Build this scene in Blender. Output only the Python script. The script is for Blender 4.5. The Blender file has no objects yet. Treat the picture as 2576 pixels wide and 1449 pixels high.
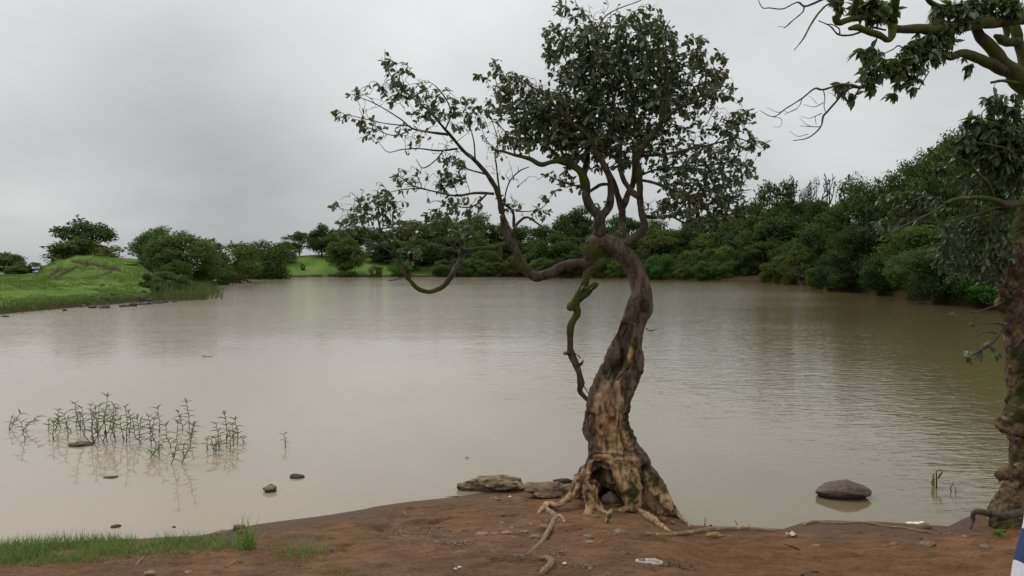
import bpy, math, random
import numpy as np
from mathutils import Vector, Matrix, Quaternion
R = math.radians
rng = np.random.default_rng(7)
random.seed(7)
scene = bpy.context.scene
COL = scene.collection

# ------------------------------------------------------------------ camera, sky, sun, exposure
CAM_Z = 2.15
F = 2102.0            # focal length in units of a 2576 wide frame
PITCH = math.atan(64.5 / F)
cam_data = bpy.data.cameras.new('camera')
cam_data.sensor_width = 36.0
cam_data.lens = F / 2576 * 36.0
cam_data.clip_end = 4000
cam_data.clip_start = 0.05
cam = bpy.data.objects.new('camera', cam_data)
COL.objects.link(cam)
cam.location = (0, 0, CAM_Z)
cam.rotation_euler = (R(90) - PITCH, 0, 0)
scene.camera = cam

scene.view_settings.view_transform = 'Standard'
scene.view_settings.look = 'None'
scene.view_settings.exposure = 0.0
scene.view_settings.gamma = 1.0
scene.view_settings.use_curve_mapping = False

SUN_EL, SUN_AZ = R(52), R(-40)          # overcast: broad soft light from the left, a little ahead
world = bpy.data.worlds.new('World')
scene.world = world
world.use_nodes = True
def build_world():
    nt = world.node_tree
    nt.nodes.clear()
    N = nt.nodes.new
    L = nt.links.new
    out = N('ShaderNodeOutputWorld')
    bg_sky = N('ShaderNodeBackground'); bg_sky.inputs['Strength'].default_value = 0.06
    bg_cl = N('ShaderNodeBackground'); bg_cl.inputs['Strength'].default_value = 1.0
    mix = N('ShaderNodeMixShader'); mix.inputs[0].default_value = 0.96
    sky = N('ShaderNodeTexSky'); sky.sky_type = 'NISHITA'; sky.sun_disc = False
    sky.sun_elevation = SUN_EL; sky.sun_rotation = SUN_AZ
    sky.dust_density = 3.0
    L(sky.outputs[0], bg_sky.inputs[0])
    tc = N('ShaderNodeTexCoord')
    sep = N('ShaderNodeSeparateXYZ'); L(tc.outputs['Generated'], sep.inputs[0])
    def m(op, a, b=None, c=None, clamp=False):
        n = N('ShaderNodeMath'); n.operation = op; n.use_clamp = clamp
        for i, v in enumerate((a, b, c)):
            if v is None: continue
            if isinstance(v, (int, float)): n.inputs[i].default_value = v
            else: L(v, n.inputs[i])
        return n.outputs[0]
    z = m('MAXIMUM', sep.outputs[2], 0.0)
    den = m('ADD', z, 0.38)
    u = m('DIVIDE', sep.outputs[0], den)
    v = m('DIVIDE', sep.outputs[1], den)
    cmb = N('ShaderNodeCombineXYZ'); L(u, cmb.inputs[0]); L(v, cmb.inputs[1]); cmb.inputs[2].default_value = 1.7
    def noise(scale, detail, rough, dist=0.0, off=0.0):
        n = N('ShaderNodeTexNoise'); n.inputs['Scale'].default_value = scale
        n.inputs['Detail'].default_value = detail; n.inputs['Roughness'].default_value = rough
        n.inputs['Distortion'].default_value = dist
        if off:
            a = N('ShaderNodeVectorMath'); a.operation = 'ADD'; L(cmb.outputs[0], a.inputs[0]); a.inputs[1].default_value = (off, off*0.7, off)
            L(a.outputs[0], n.inputs['Vector'])
        else:
            L(cmb.outputs[0], n.inputs['Vector'])
        return n.outputs[0]
    n1 = noise(1.05, 5.0, 0.52, 0.35, 3.1)
    n2 = noise(3.2, 4.0, 0.5, 0.3, 9.4)
    n = m('ADD', m('MULTIPLY', m('SUBTRACT', n1, 0.5), 1.35), m('MULTIPLY', m('SUBTRACT', n2, 0.5), 0.38))
    # broad cloud masses: darker and brighter banks of the overcast
    def bank(az_px, el_px, spread, amt):
        x = (az_px - 1288) / F; zz = -(el_px - 724.5) / F
        d = Vector((x, math.cos(PITCH) + zz*math.sin(PITCH), zz*math.cos(PITCH) - math.sin(PITCH))).normalized()
        dp = N('ShaderNodeVectorMath'); dp.operation = 'DISTANCE'
        L(tc.outputs['Generated'], dp.inputs[0]); dp.inputs[1].default_value = d
        q = m('DIVIDE', dp.outputs['Value'], spread)
        g = m('POWER', 2.718, m('MULTIPLY', m('MULTIPLY', q, q), -1.0))
        return m('MULTIPLY', g, amt)
    for b in SKY_BANKS:
        n = m('ADD', n, bank(*b))
    # overcast: about three times brighter overhead than at the horizon
    base = m('ADD', 0.520, m('MULTIPLY', z, 0.70))
    val = m('MULTIPLY', base, m('MAXIMUM', m('ADD', 1.0, m('MULTIPLY', n, 0.62)), 0.35))
    cr = N('ShaderNodeMix'); cr.data_type = 'RGBA'
    L(m('MULTIPLY', m('ADD', n, 0.5), 1.0, clamp=True), cr.inputs[0])
    cr.inputs[6].default_value = (0.945, 0.995, 1.03, 1)
    cr.inputs[7].default_value = (0.985, 1.0, 0.995, 1)
    sc = N('ShaderNodeVectorMath'); sc.operation = 'SCALE'
    L(cr.outputs[2], sc.inputs[0]); L(val, sc.inputs['Scale'])
    L(sc.outputs[0], bg_cl.inputs[0])
    L(bg_sky.outputs[0], mix.inputs[1]); L(bg_cl.outputs[0], mix.inputs[2])
    L(mix.outputs[0], out.inputs[0])
SKY_BANKS = [(380, 330, 0.13, -0.26), (560, 430, 0.12, -0.23), (860, 520, 0.11, -0.17), (200, 230, 0.10, -0.12), (80, 330, .07, -.08), (470, 40, 0.09, -0.08),
             (60, 90, 0.16, 0.20), (110, 490, 0.08, 0.14), (1120, 120, 0.18, 0.24), (800, 260, 0.09, 0.16), (1000, 340, 0.10, 0.10), (2080, 430, 0.13, 0.18), (2250, 250, .12, -.06), (450, 560, .10, .08)]
build_world()

sun = bpy.data.lights.new('sun', 'SUN')
sun.energy = 1.45
sun.angle = R(25)
sun.color = (1.0, 0.96, 0.9)
sun_ob = bpy.data.objects.new('sun', sun)
COL.objects.link(sun_ob)
# sun lamp points away from the sun position; Nishita azimuth is measured from +Y towards +X
sd = Vector((math.sin(SUN_AZ) * math.cos(SUN_EL), math.cos(SUN_AZ) * math.cos(SUN_EL), math.sin(SUN_EL)))
sun_ob.rotation_euler = (-sd).to_track_quat('-Z', 'Y').to_euler()
sun_ob.location = (0, 0, 50)

# ------------------------------------------------------------------ helpers
def ray(px, py):
    x = (px - 1288) / F; zz = -(py - 724.5) / F
    y = math.cos(PITCH) + zz * math.sin(PITCH)
    z = zz * math.cos(PITCH) - math.sin(PITCH)
    return x / y, z / y                    # per metre of depth
def P(px, py, Y):
    a, b = ray(px, py)
    return np.array((a * Y, Y, CAM_Z + b * Y))
def G(px, py, z=0.0):
    a, b = ray(px, py)
    Y = (z - CAM_Z) / b
    return np.array((a * Y, Y, z))
def proj(p):
    """world -> frame units (2576 wide)"""
    p = np.asarray(p, float)
    y, z = p[..., 1], p[..., 2] - CAM_Z
    d = y * math.cos(PITCH) - z * math.sin(PITCH)
    up = y * math.sin(PITCH) + z * math.cos(PITCH)
    return 1288 + F * p[..., 0] / d, 724.5 - F * up / d

def _hash(ix, iy, iz, seed):
    h = (ix.astype(np.uint32) * np.uint32(374761393) + iy.astype(np.uint32) * np.uint32(668265263)
         + iz.astype(np.uint32) * np.uint32(2147483647) + np.uint32(seed) * np.uint32(1274126177))
    h = (h ^ (h >> np.uint32(13))) * np.uint32(1274126177)
    h = h ^ (h >> np.uint32(16))
    return (h & np.uint32(0xFFFFFF)).astype(np.float64) / 0xFFFFFF
def vnoise(p, seed=0):
    """smooth value noise in -1..1, p (N,3)"""
    p = np.asarray(p, float)
    i = np.floor(p).astype(np.int64); f = p - i
    f = f * f * f * (f * (f * 6 - 15) + 10)
    o = 0
    for dx in (0, 1):
        for dy in (0, 1):
            for dz in (0, 1):
                w = (f[:, 0] if dx else 1 - f[:, 0]) * (f[:, 1] if dy else 1 - f[:, 1]) * (f[:, 2] if dz else 1 - f[:, 2])
                o = o + w * _hash(i[:, 0] + dx, i[:, 1] + dy, i[:, 2] + dz, seed)
    return o * 2 - 1
def fbm(p, octaves=4, seed=0, gain=0.5, lac=2.03):
    a, o, s = 1.0, 0, np.asarray(p, float)
    for k in range(octaves):
        o = o + a * vnoise(s, seed + k * 17)
        a *= gain; s = s * lac + 11.3
    return o
def sstep(a, b, x):
    t = np.clip((x - a) / (b - a), 0, 1)
    return t * t * (3 - 2 * t)

def new_mesh(name, verts, faces, mat=None, smooth=True, attrs=None):
    """faces: (N,4)/(N,3) array, or a list of such arrays"""
    if not isinstance(faces, (list, tuple)): faces = [faces]
    faces = [np.asarray(f, np.int32) for f in faces if len(f)]
    me = bpy.data.meshes.new(name)
    verts = np.asarray(verts, np.float32)
    me.vertices.add(len(verts)); me.vertices.foreach_set('co', verts.ravel())
    nl = sum(f.size for f in faces); nf = sum(len(f) for f in faces)
    me.loops.add(nl); me.polygons.add(nf)
    me.loops.foreach_set('vertex_index', np.concatenate([f.ravel() for f in faces]))
    tot = np.concatenate([np.full(len(f), f.shape[1], np.int32) for f in faces])
    me.polygons.foreach_set('loop_start', np.concatenate([[0], np.cumsum(tot)[:-1]]).astype(np.int32))
    me.polygons.foreach_set('loop_total', tot)
    me.polygons.foreach_set('use_smooth', np.full(nf, smooth, bool))
    me.update(calc_edges=True)
    if attrs:
        for k, v in attrs.items():
            a = me.attributes.new(k, 'FLOAT', 'POINT'); a.data.foreach_set('value', np.asarray(v, np.float32))
    if mat: me.materials.append(mat)
    return me
def link(name, me, parent=None, loc=(0, 0, 0)):
    o = bpy.data.objects.new(name, me); COL.objects.link(o)
    o.location = loc
    if parent is not None: o.parent = parent
    return o
def tag(o, label=None, cat=None, group=None, kind=None):
    if label: o['label'] = label
    if cat: o['category'] = cat
    if group: o['group'] = group
    if kind: o['kind'] = kind
    return o
def empty(name, loc=(0, 0, 0), rz=0.0):
    o = bpy.data.objects.new(name, None); COL.objects.link(o)
    o.empty_display_size = 0.2
    o.location = tuple(loc); o.rotation_euler = (0, 0, rz)
    return o

def catmull(pts, n_per=4):
    pts = np.asarray(pts, float)
    if len(pts) < 3:
        t = np.linspace(0, 1, n_per + 1)[:, None]
        return pts[0] * (1 - t) + pts[-1] * t
    p = np.vstack([2 * pts[0] - pts[1], pts, 2 * pts[-1] - pts[-2]])
    out = []
    for i in range(1, len(p) - 2):
        t = np.linspace(0, 1, n_per, endpoint=False)[:, None]
        a, b, c, d = p[i - 1], p[i], p[i + 1], p[i + 2]
        out.append(0.5 * ((2 * b) + (-a + c) * t + (2 * a - 5 * b + 4 * c - d) * t ** 2 + (-a + 3 * b - 3 * c + d) * t ** 3))
    out.append(pts[-1][None])
    return np.vstack(out)
def tube(path, rad, k=8, rough=0.0, seed=0, caps=True):
    """path (N,3), rad (N,) -> verts, quads, tris"""
    path = np.asarray(path, float); rad = np.asarray(rad, float); n = len(path)
    T = np.gradient(path, axis=0); T /= np.linalg.norm(T, axis=1)[:, None] + 1e-9
    ref = np.array((0, 0, 1.0)) if abs(T[0][2]) < 0.9 else np.array((1.0, 0, 0))
    U = np.zeros_like(T); u = np.cross(T[0], ref); u /= np.linalg.norm(u)
    for i in range(n):
        u = u - T[i] * np.dot(u, T[i]); u /= np.linalg.norm(u) + 1e-9; U[i] = u
    V = np.cross(T, U)
    a = np.linspace(0, 2 * math.pi, k, endpoint=False)
    ring = (U[:, None, :] * np.cos(a)[None, :, None] + V[:, None, :] * np.sin(a)[None, :, None])
    v = path[:, None, :] + ring * rad[:, None, None]
    if rough:
        sc = 0.6 / max(rad.max(), 1e-4)
        nz = fbm(v.reshape(-1, 3) * sc * 0.6, 3, seed).reshape(n, k)
        v = v + ring * (rad[:, None] * nz * rough)[:, :, None]
    v = v.reshape(-1, 3)
    i = np.arange(n - 1)[:, None] * k; j = np.arange(k)[None, :]; j2 = (j + 1) % k
    q = np.stack([i + j, i + j2, i + k + j2, i + k + j], -1).reshape(-1, 4)
    t = np.zeros((0, 3), int)
    if caps:
        c0, c1 = len(v), len(v) + 1
        v = np.vstack([v, path[0] - T[0] * rad[0] * 0.4, path[-1] + T[-1] * rad[-1] * 0.5])
        jj = np.arange(k); jn = (jj + 1) % k
        t = np.vstack([np.stack([jn, jj, np.full(k, c0)], 1), np.stack([(n - 1) * k + jj, (n - 1) * k + jn, np.full(k, c1)], 1)])
    return v, q, t
class MB:
    """collects pieces into one mesh"""
    def __init__(s): s.v = []; s.q = []; s.t = []; s.n = 0
    def add(s, v, q=None, t=None):
        s.v.append(np.asarray(v, float))
        if q is not None and len(q): s.q.append(np.asarray(q) + s.n)
        if t is not None and len(t): s.t.append(np.asarray(t) + s.n)
        s.n += len(v)
    def arrays(s):
        v = np.vstack(s.v)
        f = []
        if s.q: f.append(np.vstack(s.q))
        if s.t: f.append(np.vstack(s.t))
        return v, f
    def mesh(s, name, mat, origin=(0, 0, 0), smooth=True, attrs=None):
        v, f = s.arrays()
        return new_mesh(name, v - np.asarray(origin), f, mat, smooth, attrs)

def leaf_template(rows, curl=0.25, fold=0.18):
    """rows: (t, halfwidth); leaf lies in +Y, normal +Z, length 1"""
    v = []
    for t, w in rows:
        zc = -curl * t * t
        v += [(-w, t, zc + fold * w), (0, t, zc - fold * w * 0.4), (w, t, zc + fold * w)]
    q = []
    for i in range(len(rows) - 1):
        b = i * 3
        q += [(b, b + 1, b + 4, b + 3), (b + 1, b + 2, b + 5, b + 4)]
    return np.array(v, float), np.array(q)
def stamp(tv, tq, pos, d, nrm, length, width):
    """place template N times: d = leaf axis, nrm = approx normal"""
    pos = np.asarray(pos, float); d = np.asarray(d, float); nrm = np.asarray(nrm, float)
    d = d / (np.linalg.norm(d, axis=1)[:, None] + 1e-9)
    x = np.cross(d, nrm); x /= np.linalg.norm(x, axis=1)[:, None] + 1e-9
    z = np.cross(x, d)
    L = np.asarray(length, float)[:, None, None]; W = np.asarray(width, float)[:, None, None]
    v = pos[:, None, :] + x[:, None, :] * tv[None, :, 0:1] * W + d[:, None, :] * tv[None, :, 1:2] * L + z[:, None, :] * tv[None, :, 2:3] * L
    q = tq[None] + (np.arange(len(pos)) * len(tv))[:, None, None]
    return v.reshape(-1, 3), q.reshape(-1, tq.shape[1])
def unit(v):
    v = np.asarray(v, float)
    return v / (np.linalg.norm(v, axis=-1, keepdims=True) + 1e-9)

# ------------------------------------------------------------------ materials
class NT:
    def __init__(s, name):
        s.m = bpy.data.materials.new(name); s.m.use_nodes = True
        s.t = s.m.node_tree; s.t.nodes.clear()
        s.out = s.t.nodes.new('ShaderNodeOutputMaterial')
        s.p = s.t.nodes.new('ShaderNodeBsdfPrincipled')
        s.t.links.new(s.p.outputs[0], s.out.inputs[0])
    def n(s, typ, **kw):
        x = s.t.nodes.new(typ)
        for k, v in kw.items():
            if hasattr(x, k): setattr(x, k, v)
            else: s.put(x.inputs[k], v)
        return x
    def put(s, sock, v):
        if hasattr(v, 'is_linked') or hasattr(v, 'node'): s.t.links.new(v, sock)
        else: sock.default_value = v
    def math(s, op, a, b=0.0, clamp=False):
        x = s.t.nodes.new('ShaderNodeMath'); x.operation = op; x.use_clamp = clamp
        s.put(x.inputs[0], a); s.put(x.inputs[1], b); return x.outputs[0]
    def vec(s, scale=(1, 1, 1), obj=True):
        tc = s.n('ShaderNodeTexCoord'); g = s.n('ShaderNodeMapping')
        s.put(g.inputs['Vector'], tc.outputs['Object'] if obj else tc.outputs['Generated']); g.inputs['Scale'].default_value = scale
        return g.outputs[0]
    def geo(s, scale=(1, 1, 1)):
        tc = s.n('ShaderNodeNewGeometry'); g = s.n('ShaderNodeMapping')
        s.put(g.inputs['Vector'], tc.outputs['Position']); g.inputs['Scale'].default_value = scale
        return g.outputs[0]
    def noise(s, v, scale, detail=4.0, rough=0.55, dist=0.0):
        x = s.n('ShaderNodeTexNoise'); s.put(x.inputs['Vector'], v)
        x.inputs['Scale'].default_value = scale; x.inputs['Detail'].default_value = detail
        x.inputs['Roughness'].default_value = rough; x.inputs['Distortion'].default_value = dist
        return x.outputs[0]
    def ramp(s, f, a, b):
        x = s.n('ShaderNodeMapRange'); x.interpolation_type = 'SMOOTHSTEP'
        s.put(x.inputs['Value'], f); x.inputs['From Min'].default_value = a; x.inputs['From Max'].default_value = b
        return x.outputs[0]
    def mix(s, f, a, b):
        x = s.t.nodes.new('ShaderNodeMix'); x.data_type = 'RGBA'
        s.put(x.inputs[0], f)
        for k, c in ((6, a), (7, b)):
            if isinstance(c, tuple): c = c + (1,) if len(c) == 3 else c
            s.put(x.inputs[k], c)
        return x.outputs[2]
    def attr(s, name):
        x = s.n('ShaderNodeAttribute'); x.attribute_name = name; return x.outputs['Fac']
    def bump(s, h, strength, dist):
        x = s.n('ShaderNodeBump'); s.put(x.inputs['Height'], h)
        x.inputs['Strength'].default_value = strength; x.inputs['Distance'].default_value = dist
        s.t.links.new(x.outputs[0], s.p.inputs['Normal']); return x
    def base(s, c): s.put(s.p.inputs['Base Color'], c if not isinstance(c, tuple) or len(c) == 4 else c + (1,))
    def rough(s, v): s.put(s.p.inputs['Roughness'], v)

def mat_simple(name, c1, c2=None, scale=20, rough=0.8, bump=0.3, bd=0.003, spec=0.3, wet_line=False):
    m = NT(name); v = m.geo()
    f = m.ramp(m.noise(v, scale, 5, 0.6), 0.35, 0.65)
    col = m.mix(f, c1, c2 or tuple(x * 0.6 for x in c1))
    if wet_line:                                   # silt and algae stain a hand's breadth above the lake level
        sp = m.n('ShaderNodeSeparateXYZ'); m.put(sp.inputs[0], v)
        zz = m.math('ADD', sp.outputs[2], m.math('MULTIPLY', m.noise(v, 18, 3), 0.03))
        col = m.mix(m.math('MULTIPLY', m.ramp(zz, 0.055, 0.03), 0.75), col, (0.032, 0.027, 0.016))
    m.base(col)
    m.rough(rough); m.p.inputs['Specular IOR Level'].default_value = spec
    if bump: m.bump(m.noise(v, scale * 2.5, 4, 0.6), bump, bd)
    return m.m

def mat_leaf(name, dark, light, under, transl=0.22, rough=0.38, spec=0.5, brown=None, obj_rand=False):
    m = NT(name)
    t = m.attr('tint')
    c = m.mix(t, dark, light)
    if obj_rand:
        oi = m.n('ShaderNodeObjectInfo')
        hs = m.n('ShaderNodeHueSaturation')
        m.put(hs.inputs['Hue'], m.math('ADD', m.math('MULTIPLY', oi.outputs['Random'], 0.07), 0.465))
        m.put(hs.inputs['Value'], m.math('ADD', m.math('MULTIPLY', m.math('FRACT', m.math('MULTIPLY', oi.outputs['Random'], 7.31)), 0.6), 0.7))
        m.put(hs.inputs['Color'], c); c = hs.outputs[0]
    if brown:
        c = m.mix(m.ramp(t, 0.93, 0.97), c, brown)
    g = m.n('ShaderNodeNewGeometry')
    c2 = m.mix(g.outputs['Backfacing'], c, under) if under else c
    m.base(c2); m.rough(rough); m.p.inputs['Specular IOR Level'].default_value = spec
    if transl:
        tr = m.n('ShaderNodeBsdfTranslucent'); m.put(tr.inputs['Color'], m.mix(0.6, c, (0.16, 0.22, 0.03)))
        mx = m.n('ShaderNodeMixShader'); mx.inputs[0].default_value = transl
        m.t.links.new(m.p.outputs[0], mx.inputs[1]); m.t.links.new(tr.outputs[0], mx.inputs[2])
        m.t.links.new(mx.outputs[0], m.out.inputs[0])
    return m.m

def mat_bark(name, c1, c2, moss=0.5, scale=30, stretch=(1, 1, 0.35)):
    m = NT(name); v = m.geo(stretch)
    a = m.noise(v, scale, 6, 0.62, 0.4)
    c = m.mix(m.ramp(a, 0.35, 0.65), c1, c2)
    c = m.mix(m.ramp(m.noise(m.geo(), scale * 0.25, 3, 0.6), 0.55, 0.7), c, tuple(x * 1.7 for x in c2))
    if moss:
        mn = m.noise(m.geo(), 5.0, 5, 0.6)
        f = m.ramp(mn, 1.0 - moss, 1.12 - moss)
        mc = m.mix(m.noise(m.geo(), 60, 3, 0.6), (0.022, 0.032, 0.004), (0.085, 0.10, 0.012))
        c = m.mix(f, c, mc)
    m.base(c); m.rough(0.85); m.p.inputs['Specular IOR Level'].default_value = 0.25
    m.bump(m.noise(v, scale * 1.6, 6, 0.65), 0.6, 0.006)
    return m.m
# ------------------------------------------------------------------ near bank: height field
SHORE_D = [(-420, 1392), (0, 1368), (250, 1358), (500, 1345), (640, 1320), (830, 1295), (1000, 1265), (1150, 1248), (1210, 1240),
           (1330, 1237), (1420, 1222), (1480, 1216), (1560, 1222), (1640, 1262), (1700, 1302), (1740, 1320), (1850, 1328), (1960, 1338),
           (2010, 1322), (2060, 1315), (2180, 1317), (2300, 1325), (2380, 1334), (2420, 1322), (2460, 1308), (2520, 1286), (2600, 1262), (2900, 1215)]
_sh = np.array([G(a, b, 0.0) for a, b in SHORE_D])
_o = np.argsort(_sh[:, 0]); SX, SY = _sh[_o, 0], _sh[_o, 1]
SX = np.concatenate([[-40, -9], SX, [9, 40]]); SY = np.concatenate([[6.0, 6.2], SY, [9.6, 12.0]])
def shore_s(x, y):
    return np.interp(x, SX, SY) - y
def bank0(x, y):
    x = np.asarray(x, float); y = np.asarray(y, float)
    s = shore_s(x, y)
    wr = sstep(1.0, 2.2, x)
    left = 0.085 * np.minimum(s, 2) + 0.05 * np.maximum(s - 2, 0)
    right = 0.055 * sstep(-0.02, 0.10, s) + 0.055 * np.minimum(s, 2) + 0.05 * np.maximum(s - 2, 0) - 0.01
    z = np.where(s > 0, left * (1 - wr) + right * wr, 0.30 * s)
    # mound under the right hand tree
    z = z + 0.12 * np.exp(-(((x - 4.25) / 0.5) ** 2 + ((y - 6.6) / 0.5) ** 2))
    return np.maximum(z, -1.6)
def GR(px, py, lift=0.0):
    """where the view ray through a point meets the near bank"""
    a, b = ray(px, py)
    z = 0.1
    for _ in range(10):
        Y = (z - CAM_Z) / b
        h = bank_lookup(a * Y, Y)
        z = 0.5 * z + 0.5 * h if _ else h
    Y = (z - CAM_Z) / b
    return np.array((a * Y, Y, z + lift))
def bank(x, y):
    x = np.asarray(x, float); y = np.asarray(y, float); sh = x.shape
    p = np.stack([x.ravel(), y.ravel(), np.zeros(x.size)], 1)
    s = shore_s(x, y).ravel()
    k = sstep(-0.3, 0.45, s) * 0.9 + 0.1
    n = 0.022 * fbm(p * 1.4, 2, 3) + 0.010 * fbm(p * 6, 3, 5)
    return (bank0(x, y).ravel() + n * k * (0.25 + 0.75 * sstep(0.1, 0.6, np.abs(s)))).reshape(sh)
_LX, _LY = np.linspace(-7, 7, 561), np.linspace(4, 10, 241)
_LZ = bank(*np.meshgrid(_LX, _LY))
_LZ_list = _LZ.tolist()
def bank_lookup(x, y):
    u = min(max((x + 7) / .025, 0), 559.999); v = min(max((y - 4) / .025, 0), 239.999)
    i, j = int(u), int(v); f, g = u - i, v - j
    r0, r1 = _LZ_list[j], _LZ_list[j + 1]
    return (r0[i] * (1 - f) + r0[i + 1] * f) * (1 - g) + (r1[i] * (1 - f) + r1[i + 1] * f) * g
KC4 = lambda a, b: (817.6 + a * .2930, 1163.5 + b * .2930)
SCARPS = [([(690, 395), (640, 440), (590, 480), (545, 525), (530, 555)], 0.035), ([(1110, 462), (1040, 470), (960, 490), (880, 505), (840, 490)], 0.035),
          ([(735, 500), (705, 540)], 0.02), ([(0, 760), (80, 745), (160, 735)], .02), ([(120, 715), (250, 690)], .015)]
SCARPS_W = [(np.array([GR(*KC4(*p))[:2] for p in pl]), d) for pl, d in SCARPS]
def seg_dist(pts, pl):
    best = np.full(len(pts), 1e9); side = np.zeros(len(pts))
    for a, b in zip(pl[:-1], pl[1:]):
        ab = b - a; t = np.clip(((pts - a) @ ab) / (ab @ ab), 0, 1)
        q = a + t[:, None] * ab; d = np.linalg.norm(pts - q, axis=1)
        m = d < best; best[m] = d[m]; side[m] = (pts[m] - q[m])[:, 1]
    return best, side

def build_bank():
    xs = np.unique(np.round(np.concatenate([np.linspace(-14, -4.2, 30), np.linspace(-4.2, 5.0, 460), np.linspace(5.0, 14, 30)]), 4))
    ys = np.unique(np.round(np.concatenate([np.linspace(-8, 4.6, 40), np.linspace(4.6, 8.4, 270), np.linspace(8.4, 13, 20)]), 4))
    X, Y = np.meshgrid(xs, ys)
    z = bank(X, Y).ravel()
    p = np.stack([X.ravel(), Y.ravel(), np.zeros(X.size)], 1)
    s = shore_s(X, Y).ravel()
    k = sstep(-0.05, 0.25, s)
    # trampled mud: small clods, ridges and foot hollows
    hol = fbm(p * np.array((2.6, 4.5, 1)), 3, 31)
    k = sstep(0.0, 0.45, s)
    z = z + k * (0.006 * fbm(p * 17, 3, 9) - 0.022 * sstep(0.25, 0.8, hol) * sstep(.25, .6, s) + 0.007 * np.abs(fbm(p * np.array((5, 12, 1)), 3, 41)))
    wet = 1 - sstep(0.0, 0.60, s + 0.32 * fbm(p * 2.0, 3, 12))
    dark = np.zeros(len(z))
    for pl, d in SCARPS_W:
        ds, sd_ = seg_dist(p[:, :2], pl)
        z = z - d * np.exp(-(ds / 0.05) ** 2) * (sd_ < 0.015) - d * 0.5 * np.exp(-(ds / 0.16) ** 2) * (sd_ < 0)
    z = np.where(s > 0.12, np.maximum(z, 0.012 + 0.01 * sstep(.12, .5, s)), z)          # hollows stay above the lake level
    v = np.stack([X.ravel(), Y.ravel(), z], 1)
    ny, nx = X.shape
    i = np.arange(ny - 1)[:, None] * nx; j = np.arange(nx - 1)[None]
    q = np.stack([i + j, i + j + 1, i + nx + j + 1, i + nx + j], -1).reshape(-1, 4)
    m = NT('mud')
    g = m.geo()
    gs = m.geo((0.55, 1.5, 1.0))
    big = m.ramp(m.noise(gs, 1.1, 5, 0.6), 0.35, 0.68)
    mid = m.ramp(m.noise(gs, 6, 6, 0.62, 0.5), 0.32, 0.70)
    fin = m.noise(gs, 55, 5, 0.7)
    sp = m.n('ShaderNodeSeparateXYZ'); m.put(sp.inputs[0], g)
    red = m.ramp(m.math('ADD', sp.outputs[0], m.math('MULTIPLY', m.noise(g, 0.9, 3), 2.0)), 0.6, 3.4)
    c = m.mix(big, (0.170, 0.089, 0.044), (0.232, 0.122, 0.060))
    c = m.mix(m.math('MULTIPLY', red, 0.75), c, (0.270, 0.126, 0.049))
    c = m.mix(m.math('MULTIPLY', mid, 0.5), (0.065, 0.036, 0.022), c) if False else m.mix(m.math('MULTIPLY', m.math('SUBTRACT', 1.0, mid), 0.60), c, (0.062, 0.033, 0.018))
    c = m.mix(m.math('MULTIPLY', m.ramp(fin, 0.54, 0.72), 0.6), c, (0.30, 0.185, 0.105))
    c = m.mix(m.math('MULTIPLY', m.ramp(fin, 0.46, 0.30), 0.85), c, (0.03, 0.017, 0.011))
    # scattered grit and scraps of dry stuff
    vo = m.n('ShaderNodeTexVoronoi'); m.put(vo.inputs['Vector'], gs); vo.inputs['Scale'].default_value = 34
    grit = m.math('MULTIPLY', m.math('LESS_THAN', vo.outputs['Distance'], 0.16), m.math('GREATER_THAN', m.noise(g, 3.3, 3), 0.53))
    c = m.mix(m.math('MULTIPLY', grit, 0.35), c, (0.32, 0.23, 0.15))
    vo2 = m.n('ShaderNodeTexVoronoi'); m.put(vo2.inputs['Vector'], gs); vo2.inputs['Scale'].default_value = 21
    dk = m.math('MULTIPLY', m.math('LESS_THAN', vo2.outputs['Distance'], 0.17), m.math('GREATER_THAN', m.noise(g, 2.1, 3), 0.5))
    c = m.mix(m.math('MULTIPLY', dk, 0.7), c, (0.022, 0.014, 0.010))
    w = m.attr('wet')
    c = m.mix(m.math('MULTIPLY', w, 0.8), c, (0.078, 0.043, 0.023))
    m.base(c)
    m.rough(m.math('SUBTRACT', 0.93, m.math('MULTIPLY', w, 0.33)))
    m.p.inputs['Specular IOR Level'].default_value = 0.22
    h = m.math('ADD', m.math('MULTIPLY', fin, 0.5), m.math('ADD', m.noise(gs, 14, 6, 0.65), m.math('MULTIPLY', grit, 0.25)))
    m.bump(h, 1.0, 0.030)
    me = new_mesh('mud_bank', v, q, m.m, True, {'wet': wet})
    tag(link('mud_bank', me), 'bare reddish brown mud bank along the near edge of the lake', kind='structure')
build_bank()

# ------------------------------------------------------------------ lake outline and far terrain
LAKE_D = [(-60, 797), (0, 790), (100, 781), (200, 772), (300, 764), (380, 757), (460, 747), (530, 741)]
LAKE2_D = [(560, 700), (620, 698.5), (720, 697.3), (860, 697), (1000, 697), (1150, 697), (1300, 697.5), (1450, 699), (1600, 703), (1700, 705), (1800, 708), (1950, 713),
           (2040, 719), (2085, 731), (2160, 735), (2250, 746), (2330, 758), (2400, 768), (2480, 776), (2576, 786)]
tip = G(530, 741)
lake = [(-60, 14), (-48, 24)] + [tuple(G(a, b)[:2]) for a, b in LAKE_D] + [(-22.0, 63.0), (-26, 72), (-31, 84), (-37, 95), (-38, 105)]
lake += [tuple(G(a, b)[:2]) for a, b in LAKE2_D] + [(24, 28), (28, 20), (34, 13), (40, 10)]
lake += [(40, 2), (8, 2), (-8, 2), (-60, 2)]
LAKE = np.array(lake)
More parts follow.
